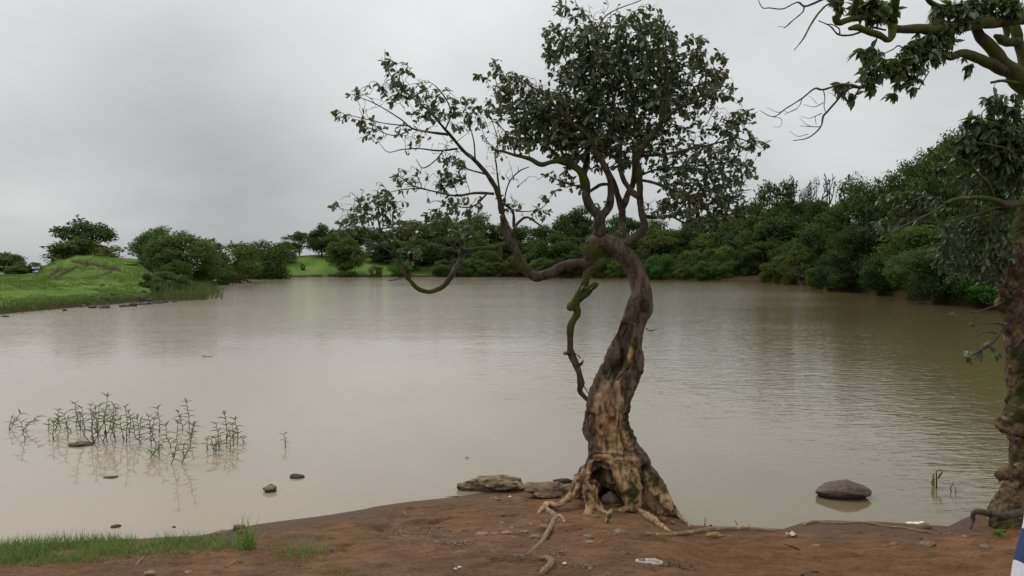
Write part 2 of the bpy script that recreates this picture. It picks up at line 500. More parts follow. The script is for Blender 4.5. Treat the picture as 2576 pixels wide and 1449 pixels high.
def poly_sdf(p, poly):
    """positive outside"""
    d = np.full(len(p), 1e9); inside = np.zeros(len(p), bool)
    n = len(poly)
    for i in range(n):
        a, b = poly[i], poly[(i + 1) % n]
        ab = b - a; t = np.clip(((p - a) @ ab) / (ab @ ab + 1e-9), 0, 1)
        d = np.minimum(d, np.linalg.norm(p - (a + t[:, None] * ab), axis=1))
        c = ((a[1] > p[:, 1]) != (b[1] > p[:, 1]))
        xin = (b[0] - a[0]) * (p[:, 1] - a[1]) / (b[1] - a[1] + 1e-12) + a[0]
        inside ^= c & (p[:, 0] < xin)
    return np.where(inside, -d, d)
AMP_D = np.array([(-900, .9), (0, .92), (330, .90), (420, .62), (500, .42), (560, .8), (700, 2.6), (800, 3.4), (900, 3.4), (1000, 2.8), (1400, 3.0), (1700, 4.0), (1900, 5.5), (2200, 6.5), (2576, 6.5), (3600, 5.0)])
def terrain_h(x, y):
    x = np.asarray(x, float).ravel(); y = np.asarray(y, float).ravel()
    p = np.stack([x, y], 1)
    sd_ = poly_sdf(p, LAKE)
    px = np.where(y > 2, 1288 + F * x / np.maximum(y, 2), np.where(x > 0, 4000, -2000))
    A = np.interp(px, AMP_D[:, 0], AMP_D[:, 1])
    r = np.hypot(x, y)
    run = np.interp(px, [-900, 500, 700, 1000, 1500, 1900, 2576], [9, 9, 20, 24, 40, 60, 70])
    n3 = np.stack([x, y, np.zeros_like(x)], 1)
    z = A * sstep(-0.15, 1, sd_ / run) + 0.12 * sstep(0, 0.5, sd_)
    near = (y < 60)
    # grassy hill on the left promontory
    crest = np.interp(px, [-100, 95, 112, 150, 190, 230, 350, 400, 450, 500], [697, 697, 678, 662, 653, 651, 655, 674, 697, 715])
    zc = CAM_Z + (660 - crest) / F * 66
    up = np.maximum(zc - 0.92, 0)
    z = z + up * np.where(y < 66, np.exp(-((y - 66) / 7.5) ** 2), np.exp(-((y - 66) / 14) ** 2)) * sstep(0.5, 6, sd_)
    # worn terraces across the hill
    z = z + 0.10 * sstep(0.3, 1, up) * np.sin(y * 1.5 + x * .35) * (y > 52) * (y < 70)
    z = z + (0.10 * fbm(n3 * 0.16, 3, 2) + 0.05 * fbm(n3 * 0.7, 3, 4)) * sstep(0.2, 4, sd_)
    # beyond the promontory and past the ridge the land falls away
    fall = sstep(80, 260, r) * (1 - sstep(430, 700, px)) * 14 + sstep(190, 420, r) * 20
    z = z - fall * (sd_ > 0)
    z = np.where(sd_ < 0, np.maximum(0.22 * sd_, -1.8), z)
    # near bank is covered by its own sheet
    k = sstep(16, 9, r) * (y < 11)
    z = np.where((y < 11) & (r < 16), np.minimum(z, bank0(x, y) - 0.25), z)
    return z, sd_, px
KC7 = lambda a, b: (a * .2197, 534.6 + b * .2197)
SOIL = [([(830, 550), (930, 568), (1080, 595), (1230, 622), (1350, 637)], 13), ([(1345, 645), (1280, 665), (1200, 695), (1120, 725), (1030, 742), (930, 755), (850, 762)], 8),
        ([(690, 632), (640, 670), (590, 705), (550, 745)], 15), ([(865, 625), (800, 655), (720, 695), (640, 742)], 17), ([(1010, 612), (940, 622)], 5)]
def build_terrain():
    az = np.concatenate([np.linspace(-180, -36, 60)[:-1], np.linspace(-36, 36, 620), np.linspace(36, 180, 60)[1:]])
    rr = np.concatenate([np.linspace(0.5, 28, 16), np.geomspace(28.6, 95, 150), np.geomspace(96, 190, 75), np.geomspace(195, 1500, 14)])
    A, Rr = np.meshgrid(np.radians(az), rr)
    x = (np.sin(A) * Rr).ravel(); y = (np.cos(A) * Rr).ravel()
    z, sd_, px = terrain_h(x, y)
    n3 = np.stack([x, y, np.zeros_like(x)], 1)
    infront = y > 20
    n_hi = fbm(n3 * 2.2, 3, 21)
    v = np.stack([x, y, z], 1)
    ppx, ppy = proj(np.where(infront[:, None], v, np.array((0, 50, 0))))
    soil = np.zeros(len(x))
    pts = np.stack([ppx, ppy], 1)
    for pl, w in SOIL:
        pl = np.array([KC7(*q) for q in pl])
        # measured across the slope: the picture squeezes depth
        ds, _ = seg_dist(pts, pl)
        soil = np.maximum(soil, (1 - sstep(0.9, 1.6, ds / (w * .2197) + 0.28 * n_hi)) * (infront & (Rr.ravel() < 80)))
    z = z - 0.10 * soil
    # red earth slip on the far right shore and raw earth at the waterline
    slip = np.exp(-(((ppx - 1868) / 62) ** 2 + ((ppy - 694) / 13) ** 2) * 1.2) * infront
    soil = np.maximum(soil, sstep(0.25, 0.5, slip + 0.12 * n_hi))
    edge = (1 - sstep(0.25, 1.3, sd_ + 0.5 * n_hi)) * infront
    wood = sstep(1000, 1250, px + 60 * n_hi) * infront
    z = z + 0.05 * n_hi * sstep(0.3, 2, sd_) * (Rr.ravel() < 120)
    v[:, 2] = z
    ny, nx = A.shape
    i = np.arange(ny - 1)[:, None] * nx; j = np.arange(nx - 1)[None]
    q = np.stack([i + j, i + nx + j, i + nx + j + 1, i + j + 1], -1).reshape(-1, 4)[:, ::-1]
    m = NT('meadow')
    g = m.geo(); gl = m.geo((1, 0.45, 1))
    a = m.ramp(m.noise(gl, 0.35, 5, 0.6), 0.36, 0.66); b = m.ramp(m.noise(gl, 2.6, 6, 0.7), 0.36, 0.66)
    f = m.noise(gl, 16, 4, 0.7)
    c = m.mix(a, (0.105, 0.178, 0.030), (0.165, 0.248, 0.045))
    c = m.mix(m.math('MULTIPLY', b, 0.45), c, (0.050, 0.105, 0.016))
    c = m.mix(m.math('MULTIPLY', m.ramp(f, 0.52, 0.72), 0.5), c, (0.185, 0.255, 0.062))
    c = m.mix(m.math('MULTIPLY', m.ramp(f, 0.44, 0.30), 0.65), c, (0.025, 0.052, 0.010))
    d = m.ramp(m.noise(gl, 0.9, 6, 0.7), 0.63, 0.72)
    c = m.mix(m.math('MULTIPLY', d, 0.6), c, (0.052, 0.058, 0.018))
    c = m.mix(m.attr('wood'), c, m.mix(a, (0.020, 0.050, 0.008), (0.035, 0.085, 0.012)))
    s = m.mix(m.noise(g, 7, 5, 0.65), (0.026, 0.015, 0.010), (0.080, 0.043, 0.026))
    c = m.mix(m.attr('soil'), c, s)
    c = m.mix(m.attr('edge'), c, (0.050, 0.033, 0.018))
    m.base(c); m.rough(0.95); m.p.inputs['Specular IOR Level'].default_value = 0.1
    m.bump(m.math('ADD', f, m.noise(gl, 5, 5, 0.7)), 0.9, 0.16)
    me = new_mesh('terrain', v, q, m.m, True, {'soil': soil, 'edge': edge, 'wood': wood})
    tag(link('terrain', me), 'grassy shores and wooded slopes around the muddy lake', kind='structure')
build_terrain()
def TH(x, y):
    return float(terrain_h([x], [y])[0][0])
def on_terrain(px, py, d_lo=30, d_hi=200):
    """where the view ray through a point meets the far terrain"""
    a, b = ray(px, py)
    Y = np.linspace(d_lo, d_hi, 1500)
    z = terrain_h(a * Y, Y)[0]
    k = np.nonzero(CAM_Z + b * Y <= z)[0]
    Yh = Y[k[0]] if len(k) else d_hi
    return np.array((a * Yh, Yh, TH(a * Yh, Yh)))

# ------------------------------------------------------------------ water
def build_water():
    xs = np.concatenate([np.linspace(-70, -12, 20), np.linspace(-10, 12, 40), np.linspace(14, 60, 16)])
    ys = np.concatenate([np.linspace(4, 16, 24), np.geomspace(17, 135, 36)])
    X, Y = np.meshgrid(xs, ys); p = np.stack([X.ravel(), Y.ravel()], 1)
    keep = poly_sdf(p, LAKE) < 5.0
    v = np.column_stack([p, np.zeros(len(p))])
    ny, nx = X.shape
    i = np.arange(ny - 1)[:, None] * nx; j = np.arange(nx - 1)[None]
    q = np.stack([i + j, i + j + 1, i + nx + j + 1, i + nx + j], -1).reshape(-1, 4)
    q = q[keep[q].any(1)]
    m = NT('muddy_water')
    g = m.geo()
    sp = m.n('ShaderNodeSeparateXYZ'); m.put(sp.inputs[0], g)
    x, y = sp.outputs[0], sp.outputs[1]
    # silty body colour; brighter left and darker right reflections painted into it
    silt = m.math('ADD', m.math('MULTIPLY', m.noise(m.geo((1, 0.5, 1)), 0.16, 4, 0.6), 9.0), m.math('MULTIPLY', x, -1.0))  # noisy ramp across x, carries the painted brightness as well as silt
    c = m.mix(m.ramp(silt, -1.0, 9.0), WATER_DARK, WATER_BRIGHT)
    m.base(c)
    m.rough(0.045); m.p.inputs['IOR'].default_value = 1.333
    # wind ripples: long crests across the view, gusts roughen the middle and the right, the left bay lies calm
    gust = m.noise(m.geo((0.05, 0.10, 1)), 1.0, 3, 0.5)
    right = m.ramp(m.math('ADD', m.math('SUBTRACT', x, m.math('MULTIPLY', y, 0.02)), m.math('MULTIPLY', gust, 3.0)), -2.5, 5.0)
    farr = m.ramp(m.math('SUBTRACT', m.math('ADD', y, m.math('MULTIPLY', gust, 14.0)), m.math('MULTIPLY', x, 0.9)), 24.0, 56.0)
    calm = m.ramp(m.math('ADD', y, m.math('MULTIPLY', x, 0.15)), 8.0, 13.0)
    amp = m.math('MULTIPLY', m.math('ADD', 0.03, m.math('MULTIPLY', calm, m.math('ADD', m.math('MULTIPLY', right, 0.52), m.math('MULTIPLY', farr, 1.35)))), m.math('ADD', 0.35, m.math('MULTIPLY', gust, 1.3)))
    # the bay beside the right hand tree is ruffled right up to the bank
    lee = m.math('MULTIPLY', m.ramp(x, 2.9, 3.7), m.ramp(y, 11.0, 7.5))
    amp = m.math('ADD', amp, m.math('MULTIPLY', lee, 0.45))
    w1 = m.noise(m.geo((1.3, 3.0, 1)), 1.0, 3, 0.5, 0.8)
    w2 = m.noise(m.geo((3.6, 7.5, 1)), 1.0, 3, 0.55, 0.5)
    w3 = m.noise(m.geo((0.3, 0.8, 1)), 1.0, 2, 0.5, 0.3)
    rid = m.math('SUBTRACT', 1.0, m.math('ABSOLUTE', m.math('MULTIPLY', m.math('SUBTRACT', w1, 0.5), 3.2)))
    h = m.math('ADD', m.math('MULTIPLY', rid, 0.20), m.math('ADD', m.math('MULTIPLY', w2, 0.34), m.math('MULTIPLY', w3, 0.25)))
    b = m.bump(m.math('MULTIPLY', h, amp), 1.0, WATER_BUMP)
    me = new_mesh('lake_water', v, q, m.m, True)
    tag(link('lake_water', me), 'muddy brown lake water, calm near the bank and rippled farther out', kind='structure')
WATER_BRIGHT, WATER_DARK = (0.322, 0.264, 0.196), (0.120, 0.094, 0.042)
WATER_BUMP = 0.036
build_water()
# ------------------------------------------------------------------ materials for the two near trees
M_BARK = mat_bark('grey_brown_bark', (0.034, 0.027, 0.021), (0.092, 0.072, 0.054), moss=0.42, scale=26)
M_BARK_MOSSY = mat_bark('mossy_bark', (0.027, 0.023, 0.016), (0.070, 0.057, 0.040), moss=0.56, scale=26)
M_TWIG = mat_simple('twig_bark', (0.060, 0.048, 0.038), (0.035, 0.028, 0.022), 40, 0.85, 0)
M_LEAF = mat_leaf('glossy_leaf', (0.024, 0.046, 0.016), (0.110, 0.145, 0.062), (0.150, 0.172, 0.110), 0.20, 0.33, 0.65, (0.15, 0.075, 0.022))
M_LEAF_R = mat_leaf('long_leaf', (0.022, 0.044, 0.011), (0.085, 0.120, 0.028), (0.085, 0.115, 0.055), 0.22, 0.40, 0.5, (0.13, 0.085, 0.02))
M_FRESH = mat_leaf('fresh_leaf', (0.045, 0.13, 0.015), (0.10, 0.22, 0.03), None, 0.25, 0.5)

K2 = lambda a, b: (817.6 + a * .4395, b * .4395)
K2B = lambda a, b: (817.6 + a * .2604, 377.3 + b * .2604)
K3 = lambda a, b: (1194.9 + a * .369, 534.6 + b * .369)
K8 = lambda a, b: (1415 + a * .3473, 534.6 + b * .3473)
KB = lambda a, b: (1352.1 + a * .2388, 1037.7 + b * .2388)
K5 = lambda a, b: (1823.8 + a * .3038, b * .3038)
K8B = lambda a, b: (2201 + a * .3689, 251.6 + b * .3689)
K7 = lambda a, b: (1886.7 + a * .4793, 754.7 + b * .4793)
KD = lambda a, b: (a, b)
SC = {KC4: .2930, K2: .4395, K2B: .2604, K3: .369, K8: .3473, KB: .2388, K5: .3038, K8B: .3689, K7: .4793, KD: 1.0}

TY = 7.1                                     # distance of the crooked tree
def strand(K, pts, d0=0.0, d1=None, Y0=TY, n_per=5, ground=False, rs=1.0):
    """pts (a, b, r[, depth]) in crop units -> path, radii in metres"""
    n = len(pts); out, rad = [], []
    ln = [0.0]
    for p, q in zip(pts[:-1], pts[1:]): ln.append(ln[-1] + math.hypot(p[0] - q[0], p[1] - q[1]))
    for i, p in enumerate(pts):
        f = ln[i] / ln[-1]
        d = p[3] if len(p) > 3 else (d0 + ((d1 if d1 is not None else d0) - d0) * f)
        px, py = K(p[0], p[1]); r = p[2] * SC[K] / F
        if ground or d == 'g':
            gpt = GR(px, py + p[2] * SC[K] * 0.30)
            Y = gpt[1] + r * gpt[1] * 0.5
        else:
            Y = Y0 + d
        out.append(P(px, py, Y)); rad.append(r * Y * rs)
    path = catmull(out, n_per)
    t = np.linspace(0, 1, len(pts)); tt = np.linspace(0, 1, len(path))
    return path, np.interp(tt, t, rad)

def remesh(name, mb, voxel, mat):
    v, f = mb.arrays()
    me = new_mesh(name + '_tmp', v, f)
    o = link(name + '_tmp', me)
    md = o.modifiers.new('r', 'REMESH'); md.mode = 'VOXEL'; md.voxel_size = voxel
    dg = bpy.context.evaluated_depsgraph_get()
    ev = o.evaluated_get(dg); m2 = ev.to_mesh()
    nv = len(m2.vertices); co = np.empty(nv * 3, np.float32); m2.vertices.foreach_get('co', co)
    nr = np.empty(nv * 3, np.float32); m2.vertices.foreach_get('normal', nr)
    npoly = len(m2.polygons); ls = np.empty(npoly, np.int32); lt = np.empty(npoly, np.int32)
    m2.polygons.foreach_get('loop_start', ls); m2.polygons.foreach_get('loop_total', lt)
    li = np.empty(len(m2.loops), np.int32); m2.loops.foreach_get('vertex_index', li)
    q = li[ls[lt == 4][:, None] + np.arange(4)]
    ev.to_mesh_clear()
    bpy.data.objects.remove(o); bpy.data.meshes.remove(me)
    return co.reshape(-1, 3).astype(float), nr.reshape(-1, 3).astype(float), q

# ------------------------------------------------------------------ crooked tree: trunk and rooted base
TREE_BASE = np.array(P(1556, 1250, TY)); TREE_BASE[2] = 0.06
tree = empty('crooked_tree', TREE_BASE)
tag(tree, 'crooked hollow tree with arched trunk and windblown crown standing alone on the bank edge', 'tree')

def build_trunk():
    mb = MB()
    def S(K, pts, k=14, **kw):
        p, r = strand(K, pts, **kw)
        mb.add(*tube(p, r, k))
    # arch
    S(K8, [(210, 300, 60, 0), (212, 262, 62, 0), (218, 216, 62, 0), (285, 200, 62, 0), (380, 240, 68, 0), (469, 334, 73, 0), (534, 439, 76, 0), (565, 534, 82, 0), (573, 632, 86, 0)], k=22)
    S(K8, [(575, 560, 70, 0), (594, 640, 66, 0), (596, 720, 54, 0), (568, 800, 50, 0), (545, 880, 46, 0), (535, 960, 48, 0), (535, 1040, 54, 0), (537, 1120, 56, 0), (510, 1200, 58, 0), (470, 1280, 56, 0), (445, 1360, 50, 0), (437, 1449, 50, 0)])
    S(K8, [(540, 620, 62, -.02), (500, 700, 52, -.03), (462, 770, 40, -.03), (428, 850, 36, -.03), (393, 920, 32, -.04), (358, 1000, 32, -.05), (325, 1080, 30, -.05), (280, 1160, 34, -.05), (250, 1230, 38, -.05), (225, 1310, 33, -.05), (210, 1390, 33, -.05), (203, 1449, 32, -.05)])
    S(K8, [(520, 790, 50, .10), (468, 900, 66, .15), (445, 1000, 74, .17), (425, 1100, 84, .17), (385, 1200, 96, .12), (355, 1300, 100, .07), (335, 1400, 125, .05), (330, 1449, 130, .05)])
    S(K8, [(545, 700, 26, -.06), (525, 780, 20, -.07), (508, 860, 14, -.08), (500, 960, 17, -.09), (482, 1050, 19, -.10), (452, 1150, 22, -.11), (402, 1225, 24, -.11), (395, 1300, 36, -.10), (402, 1400, 48, -.08), (398, 1449, 48, -.07)])
    S(K8, [(300, 1185, 26, -.08), (308, 1270, 42, -.08), (292, 1360, 48, -.08), (280, 1449, 52, -.08)])
    S(K8, [(415, 985, 34, -.03), (385, 1050, 42, -.04), (362, 1110, 30, -.04)])
    S(K8, [(640, 520, 14, -.03), (626, 548, 22, -.05), (624, 580, 14, -.04)], k=10)
    S(K8, [(560, 1050, 36, .01), (566, 1110, 40, .01), (548, 1170, 30, .01)])
    # lower trunk
    S(KB, [(715, -40, 180, .05), (722, 100, 200, .06), (740, 200, 206, .07), (760, 300, 206, .07), (795, 380, 214, .07), (832, 460, 222, .09), (850, 540, 242, .14), (850, 620, 240, .2), (845, 700, 225, .25), (835, 800, 160, .24), (840, 900, 140, .28), (840, 1000, 120, .30)], k=20)
    S(KB, [(528, -20, 36, -.05), (508, 100, 38, -.06), (504, 180, 40, -.06), (530, 260, 36, -.07), (560, 330, 34, -.07), (562, 430, 32, -.06), (545, 500, 36, -.08)])
    S(KB, [(925, 40, 44, 0), (955, 160, 46, 0), (980, 260, 44, 0), (1015, 340, 48, 0)])
    S(KB, [(1000, 380, 86, 0), (1075, 490, 95, 0), (1130, 600, 92, 0), (1190, 700, 98, -.02), (1262, 790, 98, -.05), (1315, 880, 84, -.12), (1385, 1000, 74, -.22), (1480, 1090, 52, 'g'), (1560, 1160, 42, 'g'), (1610, 1205, 22, 'g')])
    S(KB, [(590, 530, 78, -.13), (525, 620, 74, -.15), (500, 720, 66, -.18), (520, 830, 58, -.20), (540, 930, 50, -.22), (540, 1010, 50, -.24), (530, 1075, 60, 'g')])
    S(KB, [(510, 590, 75, -.02), (455, 680, 78, -.02), (425, 760, 74, -.05), (395, 830, 58, -.09), (305, 920, 38, -.16), (200, 975, 42, -.2), (110, 965, 46, 'g'), (60, 1010, 42, 'g'), (15, 1062, 34, 'g')])
    S(KB, [(585, 740, 44, -.17), (600, 860, 58, -.21), (610, 940, 54, -.23), (655, 1010, 50, 'g'), (715, 1055, 32, 'g')])
    S(KB, [(520, 745, 24, -.18), (590, 775, 26, -.2), (665, 772, 16, -.18)], k=10)
    S(KB, [(600, 500, 66, -.14), (700, 505, 66, -.15), (800, 540, 78, -.15), (868, 600, 95, -.17), (895, 700, 102, -.19), (925, 800, 100, -.21), (965, 880, 95, -.2), (1005, 980, 85, -.2)])
    S(KB, [(960, 620, 88, -.08), (1020, 780, 88, -.09), (1045, 900, 76, -.12), (1040, 1000, 60, -.16)])
    S(KB, [(1180, 700, 56, -.1), (1205, 790, 50, -.16), (1255, 880, 34, -.2)], k=10)
    S(KB, [(1120, 780, 90, .02), (1180, 900, 95, .0), (1260, 1010, 80, -.08), (1340, 1080, 44, 'g')], k=10)
    S(KB, [(960, 915, 44, -.27), (975, 990, 48, -.3), (1050, 1035, 54, 'g'), (1150, 1090, 58, 'g'), (1250, 1155, 55, 'g'), (1350, 1230, 40, 'g'), (1455, 1278, 14, 'g')])
    S(KB, [(930, 1010, 42, -.31), (860, 1038, 38, 'g'), (792, 1035, 40, 'g'), (745, 1085, 36, 'g'), (728, 1150, 28, 'g')])
    S(KB, [(800, 985, 26, 'g'), (860, 990, 26, 'g')], k=8)
    S(KB, [(660, -190, 70, -.08), (671, -60, 76, -.08), (680, 60, 82, -.08), (700, 200, 82, -.06), (730, 340, 70, -.01)])
    S(KB, [(850, -190, 62, -.07), (842, -60, 72, -.07), (850, 80, 76, -.07), (850, 220, 78, -.05), (865, 350, 70, -.01)])
    S(KB, [(612, 360, 62, .03), (600, 460, 66, .03), (585, 560, 66, .02)])
    S(KB, [(1060, 600, 70, .08), (1095, 715, 80, .10), (1130, 830, 80, .10)])
    # back wall of the hollow
    S(KB, [(640, 560, 110, .16), (590, 680, 120, .20), (580, 800, 130, .26), (590, 920, 130, .32), (600, 1040, 130, .36)], k=14)
    S(KB, [(470, 700, 90, .12), (440, 800, 80, .14), (400, 900, 60, .12)], k=10)
    co, nr, q = remesh('trunk', mb, 0.0095, None)
    px, py = proj(co)
    # gnarled grain running along the trunk
    st = co * np.array((1.0, 1.0, 0.28))
    low = sstep(820, 900, py)
    ridge = 1 - np.abs(fbm(st * 13 + 0.35 * np.stack([vnoise(co * 5, 3)] * 3, 1), 3, 5)) * 1.6
    ridge2 = 1 - np.abs(fbm(co * np.array((1, 1, .2)) * 30 + 0.5 * np.stack([vnoise(co * 8, 13)] * 3, 1), 2, 25)) * 1.8
    lump = 1 - 0.65 * sstep(1225, 1255, py)
    edge_k = 0.35 + 0.65 * sstep(0.1, 0.6, -nr[:, 1])
    d = 0.011 * ridge * (0.25 + 0.75 * low) * edge_k * lump + 0.010 * ridge2 * low * lump + 0.012 * fbm(co * 5, 2, 8) * lump + 0.004 * fbm(co * np.array((16, 16, 6)), 3, 18) + 0.0025 * fbm(co * 42, 3, 9)
    # wrinkled folds where the wood bulges above the roots
    wr = np.exp(-((py - 1150) / 28) ** 2) * np.exp(-((px - 1540) / 60) ** 2)
    d = d + 0.015 * wr * np.sin((co[:, 2] * 95) + 3 * vnoise(co * 7, 4))
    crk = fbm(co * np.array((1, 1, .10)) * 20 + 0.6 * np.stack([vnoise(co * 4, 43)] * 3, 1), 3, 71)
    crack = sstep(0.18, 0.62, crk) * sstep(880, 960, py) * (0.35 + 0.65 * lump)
    d = d - 0.022 * crack * edge_k
    knot = np.exp(-((py - 1195) / 60) ** 2) * np.exp(-((px - 1550) / 110) ** 2)
    d = d + knot * (0.018 * fbm(co * 8, 2, 81) + 0.012 * (1 - 2.2 * np.abs(vnoise(co * np.array((9, 9, 14)), 85))))
    co2 = co + nr * (d - 0.011)[:, None]
    front = sstep(0.0, 0.5, -nr[:, 1])
    for (a, b, r, dep) in ((675, 640, 95, .26), (640, 700, 60, .12), (785, 880, 105, .24), (720, 930, 60, .15), (300, 800, 40, .1), (790, 88, 30, .09), (670, 168, 26, .05), (1132, 605, 38, .12), (840, 350, 20, .03), (720, 350, 16, .02), (870, 550, 24, .04), (535, 985, 20, .04), (570, 860, 22, .05), (500, 120, 12, .02), (590, 250, 20, .04), (945, 195, 14, .03), (925, 90, 12, .03), (490, 760, 16, .03)):
        cx, cy = KB(a, b); g = np.exp(-(((px - cx) / (r * .2388)) ** 2 + ((py - cy) / (r * .2388 * 1.15)) ** 2) * 1.3) * front
        co2[:, 1] += dep * g
    # deep slot in the hollow middle
    for (a, b, rx, ry, dep) in ((440, 900, 40, 70, .10), (400, 1150, 34, 60, .12), (440, 1070, 14, 90, .08), (455, 850, 30, 40, .06)):
        cx, cy = K8(a, b); g = np.exp(-(((px - cx) / (rx * .3473)) ** 2 + ((py - cy) / (ry * .3473)) ** 2)) * front
        co2[:, 1] += dep * g
    nz = fbm(co * 6, 3, 14)
    # where bark is gone the pale dead wood shows; moss sits on damp sides
    S4P = np.array([K8(*q_) for q_ in ((505, 860), (500, 960), (482, 1050), (452, 1150), (402, 1225))])
    on_ridge = 1 - sstep(4, 9, seg_dist(np.stack([px, py], 1), S4P)[0] + 3 * nz)
    streak = fbm(co * np.array((1, 1, .12)) * 26, 3, 33)
    wood = np.maximum(sstep(950, 1000, py + 22 * nz), on_ridge * sstep(858, 880, py)) * sstep(-0.15, 0.35, -nr[:, 1] + 0.25 * nz)
    lx = np.interp(py, [860, 924, 979, 1038, 1085, 1140, 1200], [1535, 1520, 1496, 1494, 1490, 1497, 1440])
    rx = np.interp(py, [860, 924, 979, 1038, 1085, 1140, 1200, 1330], [1590, 1583, 1572, 1568, 1578, 1600, 1640, 1740])
    wood *= sstep(-7, 7, px - lx + 9 * nz) * (1 - sstep(-7, 7, px - rx + 12 * nz))
    wood *= 1 - 0.8 * sstep(0.35, 0.75, streak) * sstep(880, 960, py)
    wood = np.maximum(wood, sstep(1225, 1262, py + 15 * nz) * 0.85 * sstep(-0.2, 0.5, nr[:, 2] - nr[:, 1] * .6 + nz * .3))
    moss = np.zeros(len(co))
    for (a, b, rx_, ry_, amt) in ((1472, 618, 13, 42, 1.3), (1488, 650, 20, 20, 1.2), (1520, 632, 40, 9, 1.0), (1622, 790, 14, 50, .8), (1600, 905, 14, 70, 1.0), (1582, 1005, 12, 60, .9), (1588, 1090, 14, 40, .8), (1590, 1240, 28, 50, 1.0), (1648, 1210, 14, 20, .7),
                               (1475, 1235, 12, 30, .8), (1560, 850, 10, 24, .6), (1452, 1210, 10, 25, .8), (1530, 930, 14, 22, .7), (1534, 1300, 8, 12, .8), (1570, 700, 8, 40, .4)):
        moss = np.maximum(moss, amt * np.exp(-(((px - a) / rx_) ** 2 + ((py - b) / ry_) ** 2)))
    moss = sstep(0.45, 0.9, moss * 0.9 + 0.55 * nz + 0.30 * fbm(co * 22, 2, 61))
    co2 += nr * (0.012 * moss * (0.5 + 0.5 * np.abs(vnoise(co * 60, 6))))[:, None]
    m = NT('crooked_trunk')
    g = m.geo((1, 1, 0.25)); g1 = m.geo()
    a = m.noise(g, 24, 6, 0.65, 0.5)
    bark = m.mix(m.ramp(a, 0.34, 0.66), (0.046, 0.035, 0.027), (0.165, 0.120, 0.082))
    bark = m.mix(m.math('MULTIPLY', m.ramp(m.noise(g1, 9, 5, 0.65), 0.56, 0.68), 0.5), bark, (0.20, 0.165, 0.125))
    w = m.mix(m.ramp(a, 0.26, 0.60), (0.215, 0.130, 0.064), (0.510, 0.340, 0.178))
    w = m.mix(m.math('MULTIPLY', m.ramp(m.noise(g1, 7, 5, 0.6), 0.5, 0.68), 0.55), w, (0.26, 0.150, 0.072))
    w = m.mix(m.math('MULTIPLY', m.ramp(m.noise(g1, 30, 5, 0.7), 0.60, 0.72), 0.75), w, (0.060, 0.036, 0.020))
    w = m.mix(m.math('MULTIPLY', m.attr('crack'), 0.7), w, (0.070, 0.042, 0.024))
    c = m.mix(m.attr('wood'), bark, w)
    mo = m.mix(m.noise(g1, 55, 4, 0.7), (0.018, 0.023, 0.005), (0.066, 0.070, 0.014))
    c = m.mix(m.attr('moss'), c, mo)
    m.base(c); m.rough(0.88); m.p.inputs['Specular IOR Level'].default_value = 0.22
    m.bump(m.math('ADD', m.noise(g, 40, 6, 0.7, 0.4), m.math('MULTIPLY', m.noise(g1, 90, 4, 0.7), 0.4)), 0.8, 0.010)
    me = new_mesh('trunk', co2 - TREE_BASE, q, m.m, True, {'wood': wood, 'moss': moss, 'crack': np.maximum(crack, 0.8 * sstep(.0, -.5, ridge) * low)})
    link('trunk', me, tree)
    return m.m
M_TRUNK = build_trunk()
M_ROOT = mat_bark('weathered_root', (0.15, 0.093, 0.050), (0.285, 0.187, 0.104), moss=0, scale=70, stretch=(1, 1, 1))

def branch_part(parent, origin, name, K, pts, mat, d0=0, d1=None, Y0=TY, k=8, n_per=5, rough=0.22, seed=0, ground=False, rs=1.0, nodes=None):
    path, rad = strand(K, pts, d0, d1, Y0, n_per, ground, rs)
    n3 = fbm(path * 7 + seed, 2, seed)
    path = path + 0.25 * rad[:, None] * np.stack([n3, vnoise(path * 6 + 3.3, seed + 1), vnoise(path * 6 + 9.3, seed + 2)], 1)
    v, q, t = tube(path, rad, k, rough, seed)
    me = new_mesh(name, v - origin, [q, t], mat)
    o = link(name, me, parent)
    if nodes is not None:
        nodes.append(np.column_stack([path, rad]))
    return o

SK = []                                      # skeleton nodes of the crooked tree
def B(K, pts, d0, d1, mat=None, k=8, **kw):
    B.i += 1
    sl = .78 if K in (K2, K2B) and B.i > 1 else 1.0
    pts = [(p[0], p[1], max(p[2] * sl, 1.1)) for p in pts]
    return branch_part(tree, TREE_BASE, kw.pop('name', 'branch'), K, pts, mat or M_BARK, d0, d1, k=k, seed=B.i * 7, nodes=SK, **kw)
B.i = 0
# three stems rising from the arch
B(K2, [(1566, 1345, 38), (1566, 1285, 36), (1578, 1225, 37)], 0, -.02, k=12)
B(K2, [(1580, 1250, 34), (1525, 1190, 32), (1492, 1125, 34), (1490, 1050, 34), (1470, 985, 30), (1400, 935, 26), (1330, 922, 21), (1240, 943, 18), (1170, 910, 16), (1090, 888, 12), (1020, 866, 9), (960, 858, 4)], -.02, -.35, M_BARK_MOSSY, k=10)
B(K2, [(1590, 1235, 32), (1622, 1190, 29), (1636, 1110, 26), (1624, 1000, 25), (1580, 915, 24), (1540, 850, 20), (1500, 775, 17), (1400, 690, 14), (1310, 600, 11), (1250, 545, 8), (1150, 470, 5), (1060, 410, 3)], -.02, -.55, k=10)
B(K2, [(1490, 1060, 26), (1484, 980, 24), (1500, 900, 20), (1510, 800, 17), (1480, 700, 14), (1440, 600, 11), (1420, 480, 8), (1380, 350, 5), (1330, 240, 3)], 0.0, .45, k=9)
B(K2, [(1690, 1352, 34), (1698, 1270, 27), (1702, 1200, 26)], .05, .1, k=10)
B(K2, [(1702, 1215, 24), (1668, 1090, 24), (1620, 985, 22), (1580, 900, 18), (1555, 820, 16), (1575, 700, 13), (1560, 560, 10), (1520, 420, 8), (1470, 300, 5), (1430, 180, 3)], .1, .5, k=9)
